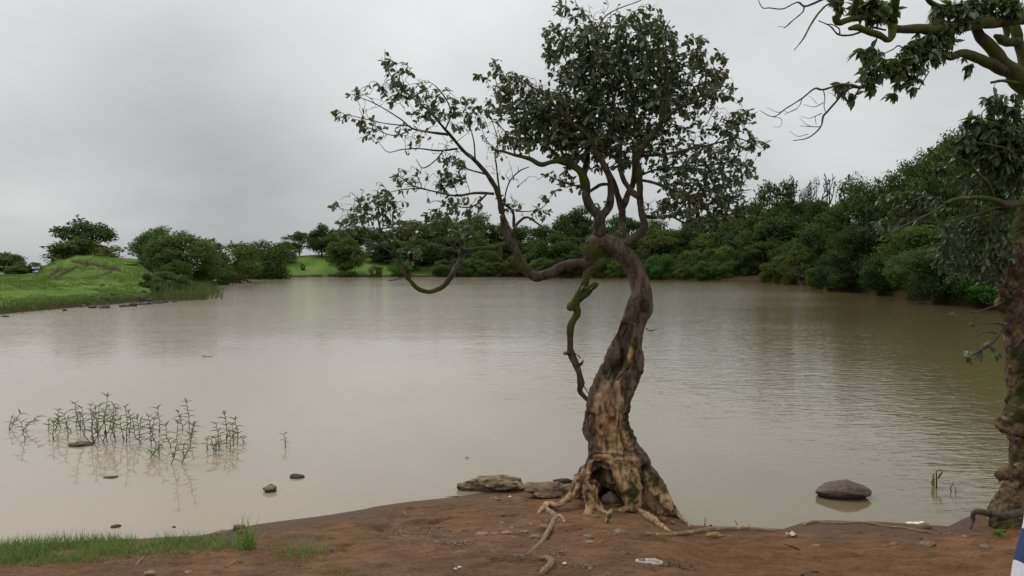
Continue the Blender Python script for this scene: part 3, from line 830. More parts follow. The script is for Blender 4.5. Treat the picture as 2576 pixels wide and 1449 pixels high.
B(K2, [(1702, 1210, 22), (1728, 1120, 22), (1762, 1050, 22), (1772, 950, 20), (1775, 850, 18), (1775, 700, 16), (1762, 560, 12), (1745, 440, 10), (1700, 310, 8), (1660, 220, 6), (1700, 120, 4)], .1, .3, k=9)
B(K2, [(1715, 1395, 30), (1775, 1360, 29), (1812, 1320, 28), (1822, 1270, 27), (1808, 1200, 26), (1800, 1120, 25)], -.02, -.08, k=12)
B(K2, [(1802, 1130, 25), (1745, 1085, 22), (1700, 1010, 20), (1690, 900, 16), (1690, 760, 13), (1660, 640, 11), (1640, 500, 9), (1600, 360, 7), (1560, 230, 6), (1520, 120, 5), (1450, 40, 3), (1425, -20, 2)], -.08, -.35, k=9)
B(K2, [(1802, 1135, 24), (1800, 1050, 25), (1790, 960, 26), (1782, 900, 27), (1830, 822, 26), (1890, 752, 25), (1930, 690, 22), (1952, 600, 16), (1960, 500, 12), (1950, 380, 8), (1935, 250, 5), (1905, 130, 3)], -.08, -.5, M_BARK_MOSSY, k=10)
B(K2, [(1930, 700, 15), (2030, 612, 13), (2125, 575, 10), (2180, 470, 8), (2165, 340, 5), (2115, 225, 3)], -.35, -.8, k=8)
B(K2, [(2030, 612, 10), (2180, 560, 8), (2270, 490, 6), (2315, 400, 3)], -.45, -.5, k=7)
B(K2, [(1785, 895, 11), (1950, 882, 10), (2100, 850, 9), (2230, 822, 7), (2350, 790, 5), (2440, 820, 4), (2500, 850, 2)], -.1, -.6, k=8)
B(K2, [(2230, 822, 6), (2310, 740, 5), (2400, 680, 3), (2475, 640, 2)], -.42, -.7, k=6)
B(K2, [(1795, 1010, 9), (1900, 970, 8), (2050, 955, 7), (2200, 945, 6), (2350, 930, 4), (2450, 960, 3)], -.05, .4, k=7)
B(K2, [(1805, 1030, 11), (1900, 1050, 12), (2000, 1090, 10), (2090, 1117, 8), (2200, 1090, 6), (2330, 1040, 4), (2440, 985, 2)], -.08, -.75, M_BARK_MOSSY, k=8)
B(K2, [(1812, 1235, 14), (1900, 1245, 14), (1980, 1235, 13), (2060, 1215, 11), (2180, 1180, 8), (2320, 1110, 5), (2440, 1085, 3)], .0, .55, k=8)
B(K2, [(1980, 1235, 9), (2080, 1280, 7), (2200, 1270, 5), (2320, 1250, 3)], .15, .2, k=6)
B(K2, [(1540, 200, 6), (1600, 100, 5), (1680, 50, 4), (1800, 5, 3), (1850, -30, 2)], -.3, -.5, k=6)
B(K2, [(1395, 930, 12), (1320, 820, 10), (1240, 740, 8), (1150, 700, 6), (1080, 620, 4), (1000, 540, 3), (965, 400, 2)], -.12, .25, k=7)
B(K2, [(1090, 890, 7), (1060, 800, 5), (1010, 730, 4), (960, 690, 3)], -.28, -.3, k=6)
B(K2, [(1490, 1075, 9), (1420, 1060, 7), (1350, 1040, 5), (1270, 1005, 3), (1215, 1030, 2)], -.03, -.2, k=6)
B(K2, [(1640, 1060, 12), (1580, 1060, 12), (1510, 1100, 12)], 0, 0, k=7)

# the long left limb, sagging from the end of the arch
B(K3, [(795, 235, 50), (788, 285, 46), (764, 335, 38), (735, 370, 30)], 0, -.02, M_BARK_MOSSY, k=12, rough=.3)
B(K3, [(765, 345, 30), (650, 352, 29), (540, 398, 31), (430, 438, 34), (372, 410, 32), (322, 360, 33), (285, 290, 32), (240, 220, 27), (200, 120, 22), (185, 20, 20)], -.02, -.12, k=12)
B(K2, [(1013, 1222, 21), (1008, 1180, 21), (985, 1090, 21), (930, 1000, 18), (860, 920, 16), (800, 870, 13), (740, 800, 11), (680, 730, 10), (600, 640, 8), (500, 560, 6), (420, 490, 5), (370, 420, 4), (342, 330, 2.5)], -.12, -.4, M_BARK_MOSSY, k=9)
B(K3, [(290, 300, 30), (262, 225, 26), (250, 190, 22)], -.1, -.02, k=9)
B(K3, [(252, 205, 20), (235, 140, 17), (210, 60, 14), (190, 0, 11)], -.04, .15, k=8)
B(K2, [(1078, 1385, 15), (1082, 1320, 13), (1110, 1270, 11), (1160, 1245, 9), (1230, 1290, 6), (1310, 1330, 4), (1400, 1308, 2.5)], -.02, -.2, k=7)
B(K2, [(1082, 1300, 12), (1080, 1230, 10), (1060, 1190, 10), (1010, 1160, 8)], 0, -.05, k=7)
B(K2, [(1090, 1210, 5), (1180, 1208, 4), (1255, 1180, 3), (1312, 1090, 2)], 0, -.1, k=6)
B(K2, [(705, 772, 10), (600, 756, 8), (500, 735, 7), (430, 680, 5), (300, 600, 4), (170, 545, 2.5)], -.3, .05, k=7)
B(K2, [(500, 737, 6), (430, 770, 5), (370, 772, 4), (290, 742, 3), (215, 722, 2)], -.12, -.3, k=6)
B(K2, [(490, 722, 5), (350, 708, 4), (270, 690, 4), (150, 662, 3), (95, 650, 2)], -.12, -.2, k=6)
B(K2, [(755, 852, 9), (650, 862, 7), (540, 850, 5), (440, 856, 4), (360, 870, 3), (308, 815, 1.5)], -.2, -.6, k=6)
B(K2, [(680, 858, 6), (630, 920, 5), (560, 962, 4), (520, 910, 2)], -.3, -.35, k=6)
B(K2, [(968, 1110, 12), (850, 1106, 10), (740, 1120, 8), (600, 1090, 6), (500, 1062, 5), (440, 1020, 4), (388, 998, 2)], -.14, -.45, k=7)
B(K2, [(570, 1080, 5), (460, 1082, 4), (370, 1100, 2.5)], -.35, -.55, k=6)
B(K2, [(930, 1105, 7), (850, 1180, 6), (740, 1180, 5), (640, 1150, 3), (590, 1165, 2)], -.12, .3, k=6)
B(K2, [(1000, 1110, 9), (985, 980, 6), (975, 860, 5), (1010, 800, 4), (1050, 762, 3)], -.14, .15, k=6)
B(K2, [(985, 905, 5), (988, 800, 4), (965, 720, 3), (935, 640, 1.6)], .05, .1, k=6)
B(K2, [(990, 870, 3), (930, 810, 3), (900, 740, 2), (905, 690, 1.2)], .05, .2, k=5)
B(K2, [(985, 900, 3), (1020, 840, 2.4), (1000, 780, 2), (985, 720, 1.2)], .05, -.1, k=5)
B(K2, [(1018, 1200, 6), (1048, 1055, 6), (1110, 982, 5), (1168, 955, 3)], -.1, -.25, k=6)
B(K2, [(1058, 1040, 3), (1030, 995, 1.6)], -.15, -.15, k=5)
B(K2, [(1108, 985, 2.5), (1104, 950, 1.5)], -.2, -.2, k=5)
B(K2, [(690, 735, 7), (720, 660, 6), (700, 580, 5), (640, 500, 4), (600, 470, 2)], -.28, -.6, k=6)
B(K2, [(860, 922, 7), (850, 800, 5), (820, 700, 4), (800, 600, 2)], -.2, .2, k=6)
B(K2, [(930, 1000, 8), (800, 960, 6), (720, 900, 4)], -.16, .25, k=6)
# U shaped drooping limb at the far left
B(K2B, [(1760, 930, 30), (1600, 945, 24), (1450, 960, 25), (1330, 982, 30), (1310, 1050, 31), (1260, 1140, 30), (1190, 1260, 32), (1120, 1330, 30), (1000, 1370, 28), (900, 1340, 27), (840, 1290, 26), (790, 1230, 23), (740, 1130, 23), (700, 1030, 22), (640, 920, 20), (580, 840, 18), (530, 750, 13), (512, 660, 10), (515, 580, 8), (520, 480, 6), (505, 400, 4), (540, 345, 2)], -.05, -.7, M_BARK_MOSSY, k=10)
B(K2B, [(1690, 915, 30), (1695, 985, 28), (1700, 1060, 20)], -.1, -.1, M_BARK_MOSSY, k=8)
B(K2B, [(650, 1000, 10), (560, 940, 13), (500, 890, 12), (370, 860, 10), (280, 830, 8), (210, 780, 5), (150, 735, 3)], -.5, -.95, k=7)
B(K2B, [(505, 645, 8), (430, 622, 8), (370, 580, 6), (280, 575, 5), (170, 577, 4), (105, 530, 2)], -.62, -.5, k=6)
B(K2B, [(380, 590, 5), (330, 520, 4), (312, 430, 2)], -.57, -.7, k=5)
B(K2B, [(540, 765, 8), (640, 742, 6), (700, 690, 5), (752, 610, 3)], -.6, -.8, k=6)
B(K2B, [(525, 705, 8), (600, 600, 6), (660, 520, 4), (690, 480, 2)], -.62, -.4, k=6)
B(K2B, [(690, 1075, 10), (630, 1072, 9), (575, 1078, 8)], -.45, -.5, k=6)
B(K2B, [(765, 1225, 9), (690, 1250, 7), (608, 1266, 5)], -.4, -.5, k=6)
B(K2B, [(820, 1255, 9), (825, 1200, 7), (840, 1180, 4)], -.4, -.4, k=6)
B(K2B, [(1320, 970, 18), (1295, 860, 14), (1260, 745, 12), (1200, 690, 8), (1110, 660, 5)], -.2, -.05, k=7)
B(K2B, [(1270, 955, 18), (1220, 912, 14), (1150, 870, 10), (1115, 820, 5)], -.2, -.45, k=7)
B(K2B, [(1250, 915, 10), (1325, 850, 10), (1420, 855, 9), (1530, 838, 7), (1620, 880, 4)], -.2, -.5, k=6)
# hanging dead limb that dips back to the trunk
B(K3, [(765, 370, 32), (748, 470, 24), (715, 550, 30), (690, 620, 38), (692, 690, 29), (660, 760, 25), (650, 850, 22), (650, 940, 26), (680, 1020, 23), (715, 1110, 22), (726, 1170, 28), (716, 1212, 20), (750, 1258, 16), (778, 1287, 12)], -.02, -.02, M_BARK_MOSSY, k=10, rough=.32)
B(K3, [(715, 590, 26), (785, 528, 24), (832, 483, 17)], -.02, -.12, M_BARK_MOSSY, k=8)
B(K3, [(690, 640, 22), (655, 635, 26), (645, 660, 20)], -.02, -.08, M_BARK_MOSSY, k=8)
B(K3, [(645, 950, 18), (610, 958, 14)], -.02, -.1, k=7)
B(K3, [(700, 1050, 12), (725, 1030, 10), (740, 1005, 4)], -.02, -.1, k=6)
B(K3, [(670, 950, 4), (700, 975, 4), (718, 990, 5)], -.02, -.1, k=5)
B(K3, [(740, 1180, 4), (765, 1220, 3), (785, 1250, 3)], -.02, 0, k=5)
B(K3, [(1165, 790, 4), (1195, 806, 4), (1240, 796, 2)], 0, -.05, k=5)

# roots creeping over the mud
def root(pts, K, label=None, seed=0, k=8):
    path, rad = strand(K, pts, ground=True)
    n3 = fbm(path * 9, 2, seed)
    path = path + 0.3 * rad[:, None] * np.stack([n3, vnoise(path * 8, seed), 0 * n3], 1)
    v, q, t = tube(path, rad, k, 0.14, seed)
    o = link('root', new_mesh('root', v - TREE_BASE, [q, t], M_ROOT), tree)
    if label: o['label'] = label
root([(70, 990, 36), (120, 1040, 34), (190, 1095, 30)], KB, seed=3)
root([(285, 1165, 20), (265, 1110, 26), (200, 1105, 30), (150, 1190, 30), (120, 1240, 28), (50, 1360, 26), (-20, 1420, 20), (-90, 1480, 12), (-140, 1510, 6)], KB, 'pale bare root running toward the front of the bank', 5)
root([(660, 1268, 9), (700, 1255, 13), (760, 1265, 14), (830, 1250, 12), (890, 1272, 8)], KB, seed=8)
root([(745, 1262, 9), (745, 1295, 6)], KB, seed=9)
root([(1852, 825, 12), (1900, 818, 24), (1945, 850, 30), (1925, 890, 30), (1885, 925, 28), (1850, 962, 22)], KC4, 'short bowed root poking out of the mud at the front', 11)

# ------------------------------------------------------------------ crowns grown from the branches
LT = [leaf_template([(0, .02), (.25, .24), (.55, .40), (.80, .34), (1, .02)], c, f) for c, f in ((.15, .2), (.35, .25), (.55, .1), (.25, -.1))]
LTL = [leaf_template([(0, .02), (.3, .26), (.6, .25), (1, .01)], c, f) for c, f in ((.12, .2), (.3, .25), (.45, .1))]
def grow(SKn, clusters, K, Y0, depth_fn, dens, mat_leaf_, templates, leaf_len, aspect, parent, origin, wind, per=(4, 7), seed=1, bare=0.0, n_single=300, twig_r=(.0045, .0015), spread=1.0, twig_name='twigs', grow_r=1.0, leaf_span=.20):
    rg = np.random.default_rng(seed)
    nodes = np.vstack(SKn)
    pos = nodes[:, :3].copy()
    at = []
    for c in clusters:
        a, b, rx, ry = c[:4]; w = c[4] if len(c) > 4 else 1.0
        s = SC[K]
        n = max(2, int(dens * w * (rx * s) * (ry * s)))
        th = rg.uniform(0, 2 * math.pi, n); rr_ = np.sqrt(rg.uniform(0, 1, n))
        X = a + grow_r * rx * rr_ * np.cos(th); Yp = b + grow_r * ry * rr_ * np.sin(th)
        dc = depth_fn(*K(a, b))
        dz = rg.normal(0, 1, n) * min(rx, ry) * s / F * Y0 * 0.6 * spread
        for xx, yy, dd in zip(X, Yp, dz):
            px, py = K(xx, yy)
            at.append(P(px, py, Y0 + dc + dd))
    at = np.array(at)
    d0 = np.array([np.min(np.linalg.norm(pos - p, axis=1)) for p in at])
    order = np.argsort(d0)
    cap = len(pos) + len(at) * 10
    buf = np.empty((cap, 3)); buf[:len(pos)] = pos; nb = len(pos)
    mb = MB(); LP, LD, LN, LL = [], [], [], []
    for idx in order:
        p = at[idx]
        dd = np.sum((buf[:nb] - p) ** 2, 1); j = int(np.argmin(dd)); q = buf[j]
        L = math.sqrt(dd[j])
        if L < 0.01: continue
        nseg = max(2, min(8, int(L / 0.07) + 2))
        t = np.linspace(0, 1, nseg + 1)[:, None]
        bend = rg.normal(0, 0.12 * L, 3); bend[2] += 0.10 * L
        path = q * (1 - t) + p * t + bend * (4 * t * (1 - t)) + rg.normal(0, .05 * L, (nseg + 1, 3)) * np.sin(t * math.pi)
        r0 = min(twig_r[0], .0022 + L * .006)
        mb.add(*tube(path, np.linspace(r0, twig_r[1], nseg + 1), 4 if r0 > .003 else 3, caps=False))
        m = min(len(path) - 1, cap - nb); buf[nb:nb + m] = path[1:1 + m]; nb += m
        if rg.random() < bare: continue
        nl = rg.integers(per[0], per[1] + 1)
        span = min(1.0, leaf_span / L)
        tl = 1 - span * rg.random(nl) ** 1.1; tl[0] = 1
        fi = tl * nseg; i0 = np.clip(fi.astype(int), 0, nseg - 1); ff = (fi - i0)[:, None]
        pp = path[i0] * (1 - ff) + path[i0 + 1] * ff
        ax = unit(path[-1] - path[-2])
        d = unit(ax[None] * 0.7 + unit(rg.normal(0, 1, (nl, 3))) * 0.9 + np.array(wind)[None])
        nn = unit(np.array((0, 0, 1.0))[None] + rg.normal(0, .55, (nl, 3)))
        LP.append(pp); LD.append(d); LN.append(nn); LL.append(rg.uniform(leaf_len[0], leaf_len[1], nl))
    LP = np.vstack(LP); LD = np.vstack(LD); LN = np.vstack(LN); LL = np.concatenate(LL)
    n = len(LP)
    ti = rg.integers(0, len(templates), n); tint = np.clip(rg.beta(1.6, 2.4, n), 0, 1)
    tint[rg.random(n) < .03] = 0.99
    W = LL * aspect * rg.uniform(.85, 1.2, n)
    # the leaves that show largest are parts of their own
    score = LL / LP[:, 1] * (0.35 + rg.random(n))
    single = np.zeros(n, bool); single[np.argsort(-score)[:n_single]] = True
    base_me = {}
    for i in np.nonzero(single)[0]:
        key = (int(ti[i]), int(tint[i] * 4))
        if key not in base_me:
            tv, tq = templates[ti[i]]
            base_me[key] = new_mesh('leaf', tv, tq, mat_leaf_, True, {'tint': np.full(len(tv), tint[i])})
        o = link('leaf', base_me[key], parent)
        d = unit(LD[i]); x = unit(np.cross(d, LN[i])); z = np.cross(x, d)
        M = Matrix(((x[0] * W[i], d[0] * LL[i], z[0] * LL[i], LP[i][0] - origin[0]), (x[1] * W[i], d[1] * LL[i], z[1] * LL[i], LP[i][1] - origin[1]),
                    (x[2] * W[i], d[2] * LL[i], z[2] * LL[i], LP[i][2] - origin[2]), (0, 0, 0, 1)))
        o.matrix_local = M
    V, Q, A, nv = [], [], [], 0
    for k, (tv, tq) in enumerate(templates):
        s = (ti == k) & ~single
        if not s.any(): continue
        v, q = stamp(tv, tq, LP[s], LD[s], LN[s], LL[s], W[s])
        V.append(v); Q.append(q + nv); nv += len(v); A.append(np.repeat(tint[s], len(tv)))
    me = new_mesh('foliage', np.vstack(V) - origin, np.vstack(Q), mat_leaf_, True, {'tint': np.concatenate(A)})
    tag(link('foliage', me, parent), kind='stuff')
    tag(link(twig_name, mb.mesh(twig_name, M_TWIG, origin), parent), kind='stuff')
    return n

# clusters (x, y, rx, ry, density) traced over the crown
CR = [(1400, 70, 80, 75, .55), (1330, 240, 90, 80, 1), (1300, 170, 50, 40, .8), (1450, 350, 160, 120, 1.1), (1600, 250, 140, 120, 1.1), (1760, 190, 150, 110, 1), (1850, 120, 90, 70, .8), (1830, 60, 30, 25, .8),
      (1900, 250, 110, 120, 1.1), (1960, 200, 50, 60, .8), (1650, 420, 200, 120, 1.35), (1850, 450, 150, 140, 1.1), (1500, 520, 160, 120, 1.2), (2120, 270, 55, 75, .9), (2200, 380, 90, 90, 1), (2250, 490, 90, 90, 1),
      (2080, 460, 110, 120, 1.1), (2050, 600, 140, 80, .8), (1500, 690, 170, 110, 1.3), (1300, 620, 130, 110, 1.2), (1150, 560, 130, 110, 1.2), (1060, 490, 80, 70, 1), (970, 395, 45, 50, .8), (910, 440, 40, 35, .7),
      (1000, 610, 80, 70, 1), (1250, 760, 180, 100, 1.35), (1100, 820, 90, 50, .9), (1420, 830, 150, 80, 1.3), (1600, 740, 130, 110, 1.2), (1650, 600, 130, 80, .9), (2150, 740, 90, 50, .55), (2300, 700, 110, 55, .8), (2400, 670, 65, 40, .7),
      (2350, 800, 120, 55, .7), (2480, 840, 50, 40, .7), (2200, 890, 150, 75, .85), (2350, 950, 90, 80, .7), (2430, 970, 50, 60, .6), (2090, 1040, 160, 90, 1.0), (2280, 1070, 110, 80, .95), (2200, 1190, 150, 80, 1.2),
      (2330, 1190, 90, 70, 1), (2050, 1170, 120, 60, 1), (2000, 960, 120, 60, .6), (1420, 1050, 60, 45, .8), (1290, 1010, 40, 30, .5), (1600, 1150, 40, 40, .6), (1930, 1190, 80, 50, .8), (1700, 850, 60, 60, .5), (2180, 1275, 100, 35, .5),
      (1380, 960, 50, 30, .6), (1950, 800, 90, 60, .25), (1700, 560, 150, 90, 1.1), (1800, 620, 110, 80, .9), (1750, 720, 110, 80, .8), (1400, 740, 160, 90, 1.1), (1900, 420, 110, 130, 1.1), (1980, 330, 60, 90, .9), (2000, 700, 120, 60, .6), (1900, 900, 120, 60, .5), (2150, 1110, 150, 90, .6), (1550, 450, 120, 90, 1), (1750, 330, 140, 100, 1), (1480, 250, 120, 90, 1), (1500, 830, 160, 70, 1.2), (1680, 800, 140, 90, 1.1), (1850, 790, 110, 80, .9), (1620, 920, 120, 60, .8), (1180, 650, 130, 80, 1.0), (1350, 690, 120, 70, 1.0), (1420, 620, 120, 80, 1.0), (1820, 900, 80, 60, .6), (2050, 830, 120, 60, .7), (1980, 560, 120, 90, .9),
      # left limb: thin and airy
      (340, 335, 35, 50, .55), (405, 420, 65, 60, .5), (460, 390, 45, 40, .4), (370, 520, 120, 45, .5), (180, 530, 45, 35, .6), (100, 660, 40, 35, .6), (190, 660, 40, 40, .4), (230, 770, 40, 50, .5), (260, 700, 60, 30, .35),
      (600, 560, 65, 80, .6), (650, 640, 70, 70, .5), (820, 620, 85, 60, .6), (720, 590, 35, 40, .6), (560, 640, 80, 60, .35), (450, 540, 90, 60, .4), (800, 690, 95, 50, .5), (740, 960, 65, 90, .8), (660, 1000, 50, 40, .4),
      (700, 1060, 80, 50, .6), (500, 900, 28, 22, .6), (440, 1010, 55, 32, .55), (400, 1090, 45, 28, .5), (510, 1070, 40, 35, .6), (540, 800, 40, 30, .2), (1240, 1180, 60, 65, .6), (1080, 1170, 55, 45, .5), (720, 1220, 120, 60, .8),
      (620, 1260, 65, 45, .7), (850, 1190, 60, 45, .4), (760, 1290, 60, 40, .5), (1310, 1100, 22, 30, .5),
      # far left spray on the drooping limb
      (60, 1170, 35, 22, .7), (190, 1100, 40, 40, .25), (310, 1085, 28, 45, .6), (280, 1180, 80, 75, .75), (385, 1180, 75, 45, .65), (150, 1260, 75, 40, .55), (120, 1320, 55, 35, .4), (330, 1290, 55, 55, .45), (450, 1165, 30, 30, .4),
      (460, 1320, 75, 55, .75), (500, 1440, 45, 50, .6)]
def depth_main(px, py):
    if px < 1230: return -.35 - .25 * float(np.clip((1230 - px) / 380, 0, 1))
    return -.05
grow(SK, CR, K2, TY, depth_main, 0.0405, M_LEAF, LT, (.026, .060), .70, tree, TREE_BASE, (-.35, 0, -.25), (3, 6), 11, bare=.16, spread=1.5, grow_r=1.16)
TWIGS_ONLY = [(520, 690, 140, 90, .5), (700, 880, 120, 60, .5), (640, 1010, 120, 60, .6), (880, 760, 60, 80, .6), (960, 760, 60, 120, .6), (560, 800, 160, 50, .4), (1900, 830, 120, 60, .5), (750, 1150, 160, 50, .5), (230, 1250, 160, 90, .6), (1050, 1150, 60, 60, .5), (1500, 120, 90, 70, .5), (2300, 720, 120, 60, .4)]
TWIGS_ONLY += [(300, 560, 160, 80, .6), (450, 470, 120, 90, .5), (650, 600, 120, 110, .6), (820, 680, 110, 80, .6), (350, 760, 160, 60, .5), (500, 1010, 120, 60, .6), (180, 1180, 120, 80, .5), (380, 1230, 100, 80, .5), (1000, 900, 90, 120, .5), (1150, 1010, 90, 60, .25), (2350, 880, 130, 110, .5), (2300, 620, 120, 60, .4), (1100, 480, 120, 60, .5), (1600, 60, 160, 50, .5)]
grow(SK, TWIGS_ONLY, K2, TY, depth_main, 0.03, M_LEAF, LT, (.026, .05), .7, tree, TREE_BASE, (-.35, 0, -.25), (1, 3), 12, bare=.7, n_single=0, twig_r=(.0036, .0012))
# ------------------------------------------------------------------ mossy tree at the right edge
RY = 6.6
RT_BASE = np.array(P(2566, 1300, RY)); RT_BASE[2] = 0.16
rtree = empty('mossy_tree', RT_BASE)
tag(rtree, 'old mossy tree with knobbly trunk at the right edge, its boughs reaching over the water', 'tree')
SK_R = []
def BR(K, pts, d0, d1, mat=None, k=8, **kw):
    BR.i += 1
    pts = [p if len(p) > 2 else p + (3.0,) for p in pts]
    return branch_part(rtree, RT_BASE, kw.pop('name', 'branch'), K, pts, mat or M_BARK_MOSSY, d0, d1, Y0=RY, k=k, seed=300 + BR.i * 7, nodes=SK_R, **kw)
BR.i = 0
def build_right_trunk():
    mb = MB()
    def S(K, pts, k=16, **kw):
        p, r = strand(K, pts, Y0=RY, **kw); mb.add(*tube(p, r, k))
    S(KD, [(2640, 400, 46, .05), (2625, 500, 46, .02), (2602, 580, 48, 0), (2582, 650, 54, 0), (2578, 710, 56, 0), (2582, 780, 52, 0), (2588, 870, 50, 0), (2590, 950, 50, 0), (2588, 1010, 48, 0), (2592, 1090, 46, .02), (2594, 1170, 46, .02), (2590, 1230, 56, 0), (2578, 1290, 74, 0), (2566, 1350, 92, -.05)], k=20)
    S(KD, [(2590, 1010, 30, -.05), (2555, 1040, 24, -.12), (2525, 1062, 15, -.16), (2510, 1072, 9, -.18)])
    S(KD, [(2600, 1080, 22, -.14), (2545, 1082, 10, -.2), (2515, 1078, 7, -.22)])
    S(KD, [(2600, 1178, 20, -.04), (2555, 1185, 14, -.1), (2532, 1190, 14, -.14), (2512, 1198, 10, -.16)])
    S(KD, [(2548, 1168, 8, -.12), (2545, 1158, 5, -.12)])
    S(KD, [(2535, 640, 12, -.06), (2520, 680, 9, -.1), (2517, 715, 8, -.1), (2528, 745, 10, -.08)], k=10)
    S(KD, [(2524, 758, 16, .02), (2520, 775, 14, .02)], k=10)
    co, nr, q = remesh('right_trunk', mb, 0.0125, None)
    st = co * np.array((1, 1, .5))
    d = 0.016 * (1 - np.abs(fbm(st * 11, 3, 55)) * 1.7) + 0.006 * fbm(co * 16, 3, 58) + 0.006 * fbm(co * 50, 2, 59)
    co2 = co + nr * d[:, None]
    px, py = proj(co)
    nz = fbm(co * 5, 3, 66)
    moss = np.maximum(sstep(.0, .5, nz + 0.8 * np.exp(-((py - 990) / 70) ** 2) - .15), sstep(.3, .7, nz + .9 * np.exp(-((py - 420) / 160) ** 2)))
    m = NT('flaky_trunk'); g = m.geo((1, 1, .6)); g1 = m.geo()
    a = m.noise(g, 26, 6, .66, .5)
    c = m.mix(m.ramp(a, .32, .66), (0.036, 0.025, 0.017), (0.150, 0.098, 0.058))
    c = m.mix(m.ramp(m.noise(g1, 14, 5, .65), .52, .66), c, (0.190, 0.140, 0.090))
    c = m.mix(m.math('MULTIPLY', m.ramp(m.noise(g1, 8, 4, .6), .56, .68), .7), c, (0.20, 0.135, 0.03))
    mo = m.mix(m.noise(g1, 55, 4, .7), (0.016, 0.020, 0.005), (0.058, 0.062, 0.013))
    c = m.mix(m.attr('moss'), c, mo)
    m.base(c); m.rough(.9); m.p.inputs['Specular IOR Level'].default_value = .2
    m.bump(m.noise(g, 36, 6, .7, .5), .9, .014)
    link('trunk', new_mesh('trunk', co2 - RT_BASE, q, m.m, True, {'moss': moss}), rtree)
build_right_trunk()
BR(K5, [(2600, 130, 52), (2476, 150, 50), (2300, 172, 48), (2100, 182, 50), (1900, 222, 50), (1750, 250, 48), (1600, 242, 38), (1430, 240, 38), (1385, 225, 36), (1390, 140, 35), (1400, 50, 35), (1412, -40, 34)], 0, -.9, k=12)
BR(K5, [(1385, 225, 36), (1380, 300, 30), (1342, 335, 22), (1290, 300, 28), (1180, 262, 28), (1100, 230, 28), (1030, 236, 15)], -.85, -1.1, k=9)
BR(K5, [(1330, 250, 9), (1210, 228, 10), (1130, 262, 9), (1040, 290, 9), (940, 286, 8), (870, 215, 6), (775, 170, 4)], -.9, -1.3, M_BARK, k=6)
BR(K5, [(950, 285, 6), (945, 240, 6), (890, 205, 5), (850, 200, 4)], -1.1, -1.2, M_BARK, k=5)
BR(K5, [(1300, 60, 28), (1220, 110, 30), (1130, 152, 28), (1030, 165, 25), (945, 190, 26), (915, 165, 24), (908, 132, 22)], -.9, -1.1, k=9)
BR(K5, [(1078, 145, 28), (1075, 70, 28), (1095, -20, 26)], -1.0, -1.1, k=8)
BR(K5, [(2620, 800, 95), (2500, 700, 92), (2400, 598, 80), (2300, 500, 60), (2200, 405, 56), (2115, 315, 50), (2080, 240, 44), (2052, 170, 36)], 0, -.2, k=12)
BR(K5, [(2380, 600, 52), (2290, 565, 46), (2190, 520, 40), (2050, 462, 35), (1960, 440, 30), (1870, 470, 30), (1800, 440, 26), (1700, 452, 20), (1550, 530, 16), (1400, 600, 18), (1290, 640, 16), (1150, 718, 14), (1060, 722, 11), (990, 762, 10), (920, 840, 9), (850, 920, 9), (812, 962, 9), (792, 1050, 7), (690, 1140, 5), (565, 1165, 3)], -.05, -1.4, k=9)
BR(K5, [(1110, 725, 12), (1050, 708, 13), (960, 700, 9), (810, 742, 8), (740, 735, 8), (640, 812, 6), (500, 902, 5), (400, 967, 4), (285, 915, 2)], -1.05, -1.6, M_BARK, k=7)
for pts in ([(812, 742, 5), (826, 800, 4), (820, 880, 4), (832, 925, 3)], [(640, 812, 4), (608, 885, 3), (490, 950, 2)], [(785, 1050, 4), (700, 1048, 3), (618, 1042, 1.5)], [(500, 902, 3), (440, 930, 2.5), (345, 890, 1.2)],
            [(815, 850, 4), (740, 885, 3), (650, 865, 1.5)], [(800, 940, 4), (740, 965, 3), (695, 980, 2), (625, 960, 1.2)], [(745, 965, 3), (755, 1030, 2)], [(690, 1110, 3), (600, 1128, 2), (530, 1080, 1.2)], [(930, 825, 3), (905, 790, 2), (848, 762, 1.4)],
            [(395, 967, 2.5), (465, 985, 2.5), (460, 1045, 2), (395, 1052, 1.2)], [(720, 1052, 2.5), (660, 1020, 2), (615, 970, 1.2)], [(760, 860, 2), (720, 810, 1.6), (690, 795, 1)], [(600, 905, 2), (520, 930, 2), (480, 905, 1)],
            [(1600, 740, 5), (1690, 590, 5)], [(1510, 430, 6), (1440, 378, 6), (1390, 410, 5), (1270, 470, 4), (1160, 560, 2)], [(1690, 560, 4), (1620, 640, 3), (1540, 700, 3), (1420, 730, 2)]):
    BR(K5, pts, -1.1, -1.25, M_BARK, k=5)
BR(K5, [(2520, 700, 22), (2390, 682, 15), (2300, 668, 13), (2205, 683, 11)], -.05, -.25, k=7)
BR(K5, [(2520, 640, 62), (2462, 440, 48), (2420, 320, 40), (2395, 200, 40), (2400, 100, 36), (2410, -60, 34)], .05, .2, k=10)
BR(K5, [(2420, 350, 34), (2330, 345, 36), (2275, 315, 30), (2235, 298, 16)], .1, -.1, k=9)
BR(K5, [(2320, 330, 30), (2335, 260, 28), (2320, 200, 26)], .1, .1, k=8)
BR(K5, [(2000, 140, 26), (1900, 90, 26), (1780, 62, 25), (1690, 10, 22), (1640, -40, 18)], -.2, -.5, k=9)
BR(K5, [(2070, 180, 28), (2035, 90, 26), (2040, -30, 24)], -.1, -.1, k=8)
BR(K5, [(1090, -40, 12), (870, 30, 9), (790, 92, 8), (705, 212, 8), (652, 315, 6), (572, 416, 3)], -1.1, -1.6, M_BARK, k=6)
BR(K5, [(880, -40, 10), (760, 15, 10), (660, 52, 10), (600, 20, 6), (480, 72, 5), (370, 65, 5), (310, 63, 4), (270, -10, 3)], -1.1, -1.6, M_BARK, k=6)
BR(K5, [(655, 60, 8), (638, 105, 5), (550, 180, 5), (487, 236, 3)], -1.4, -1.5, M_BARK, k=5)
BR(K5, [(540, 195, 3), (500, 222, 2.5), (440, 218, 1.5)], -1.45, -1.5, M_BARK, k=4)
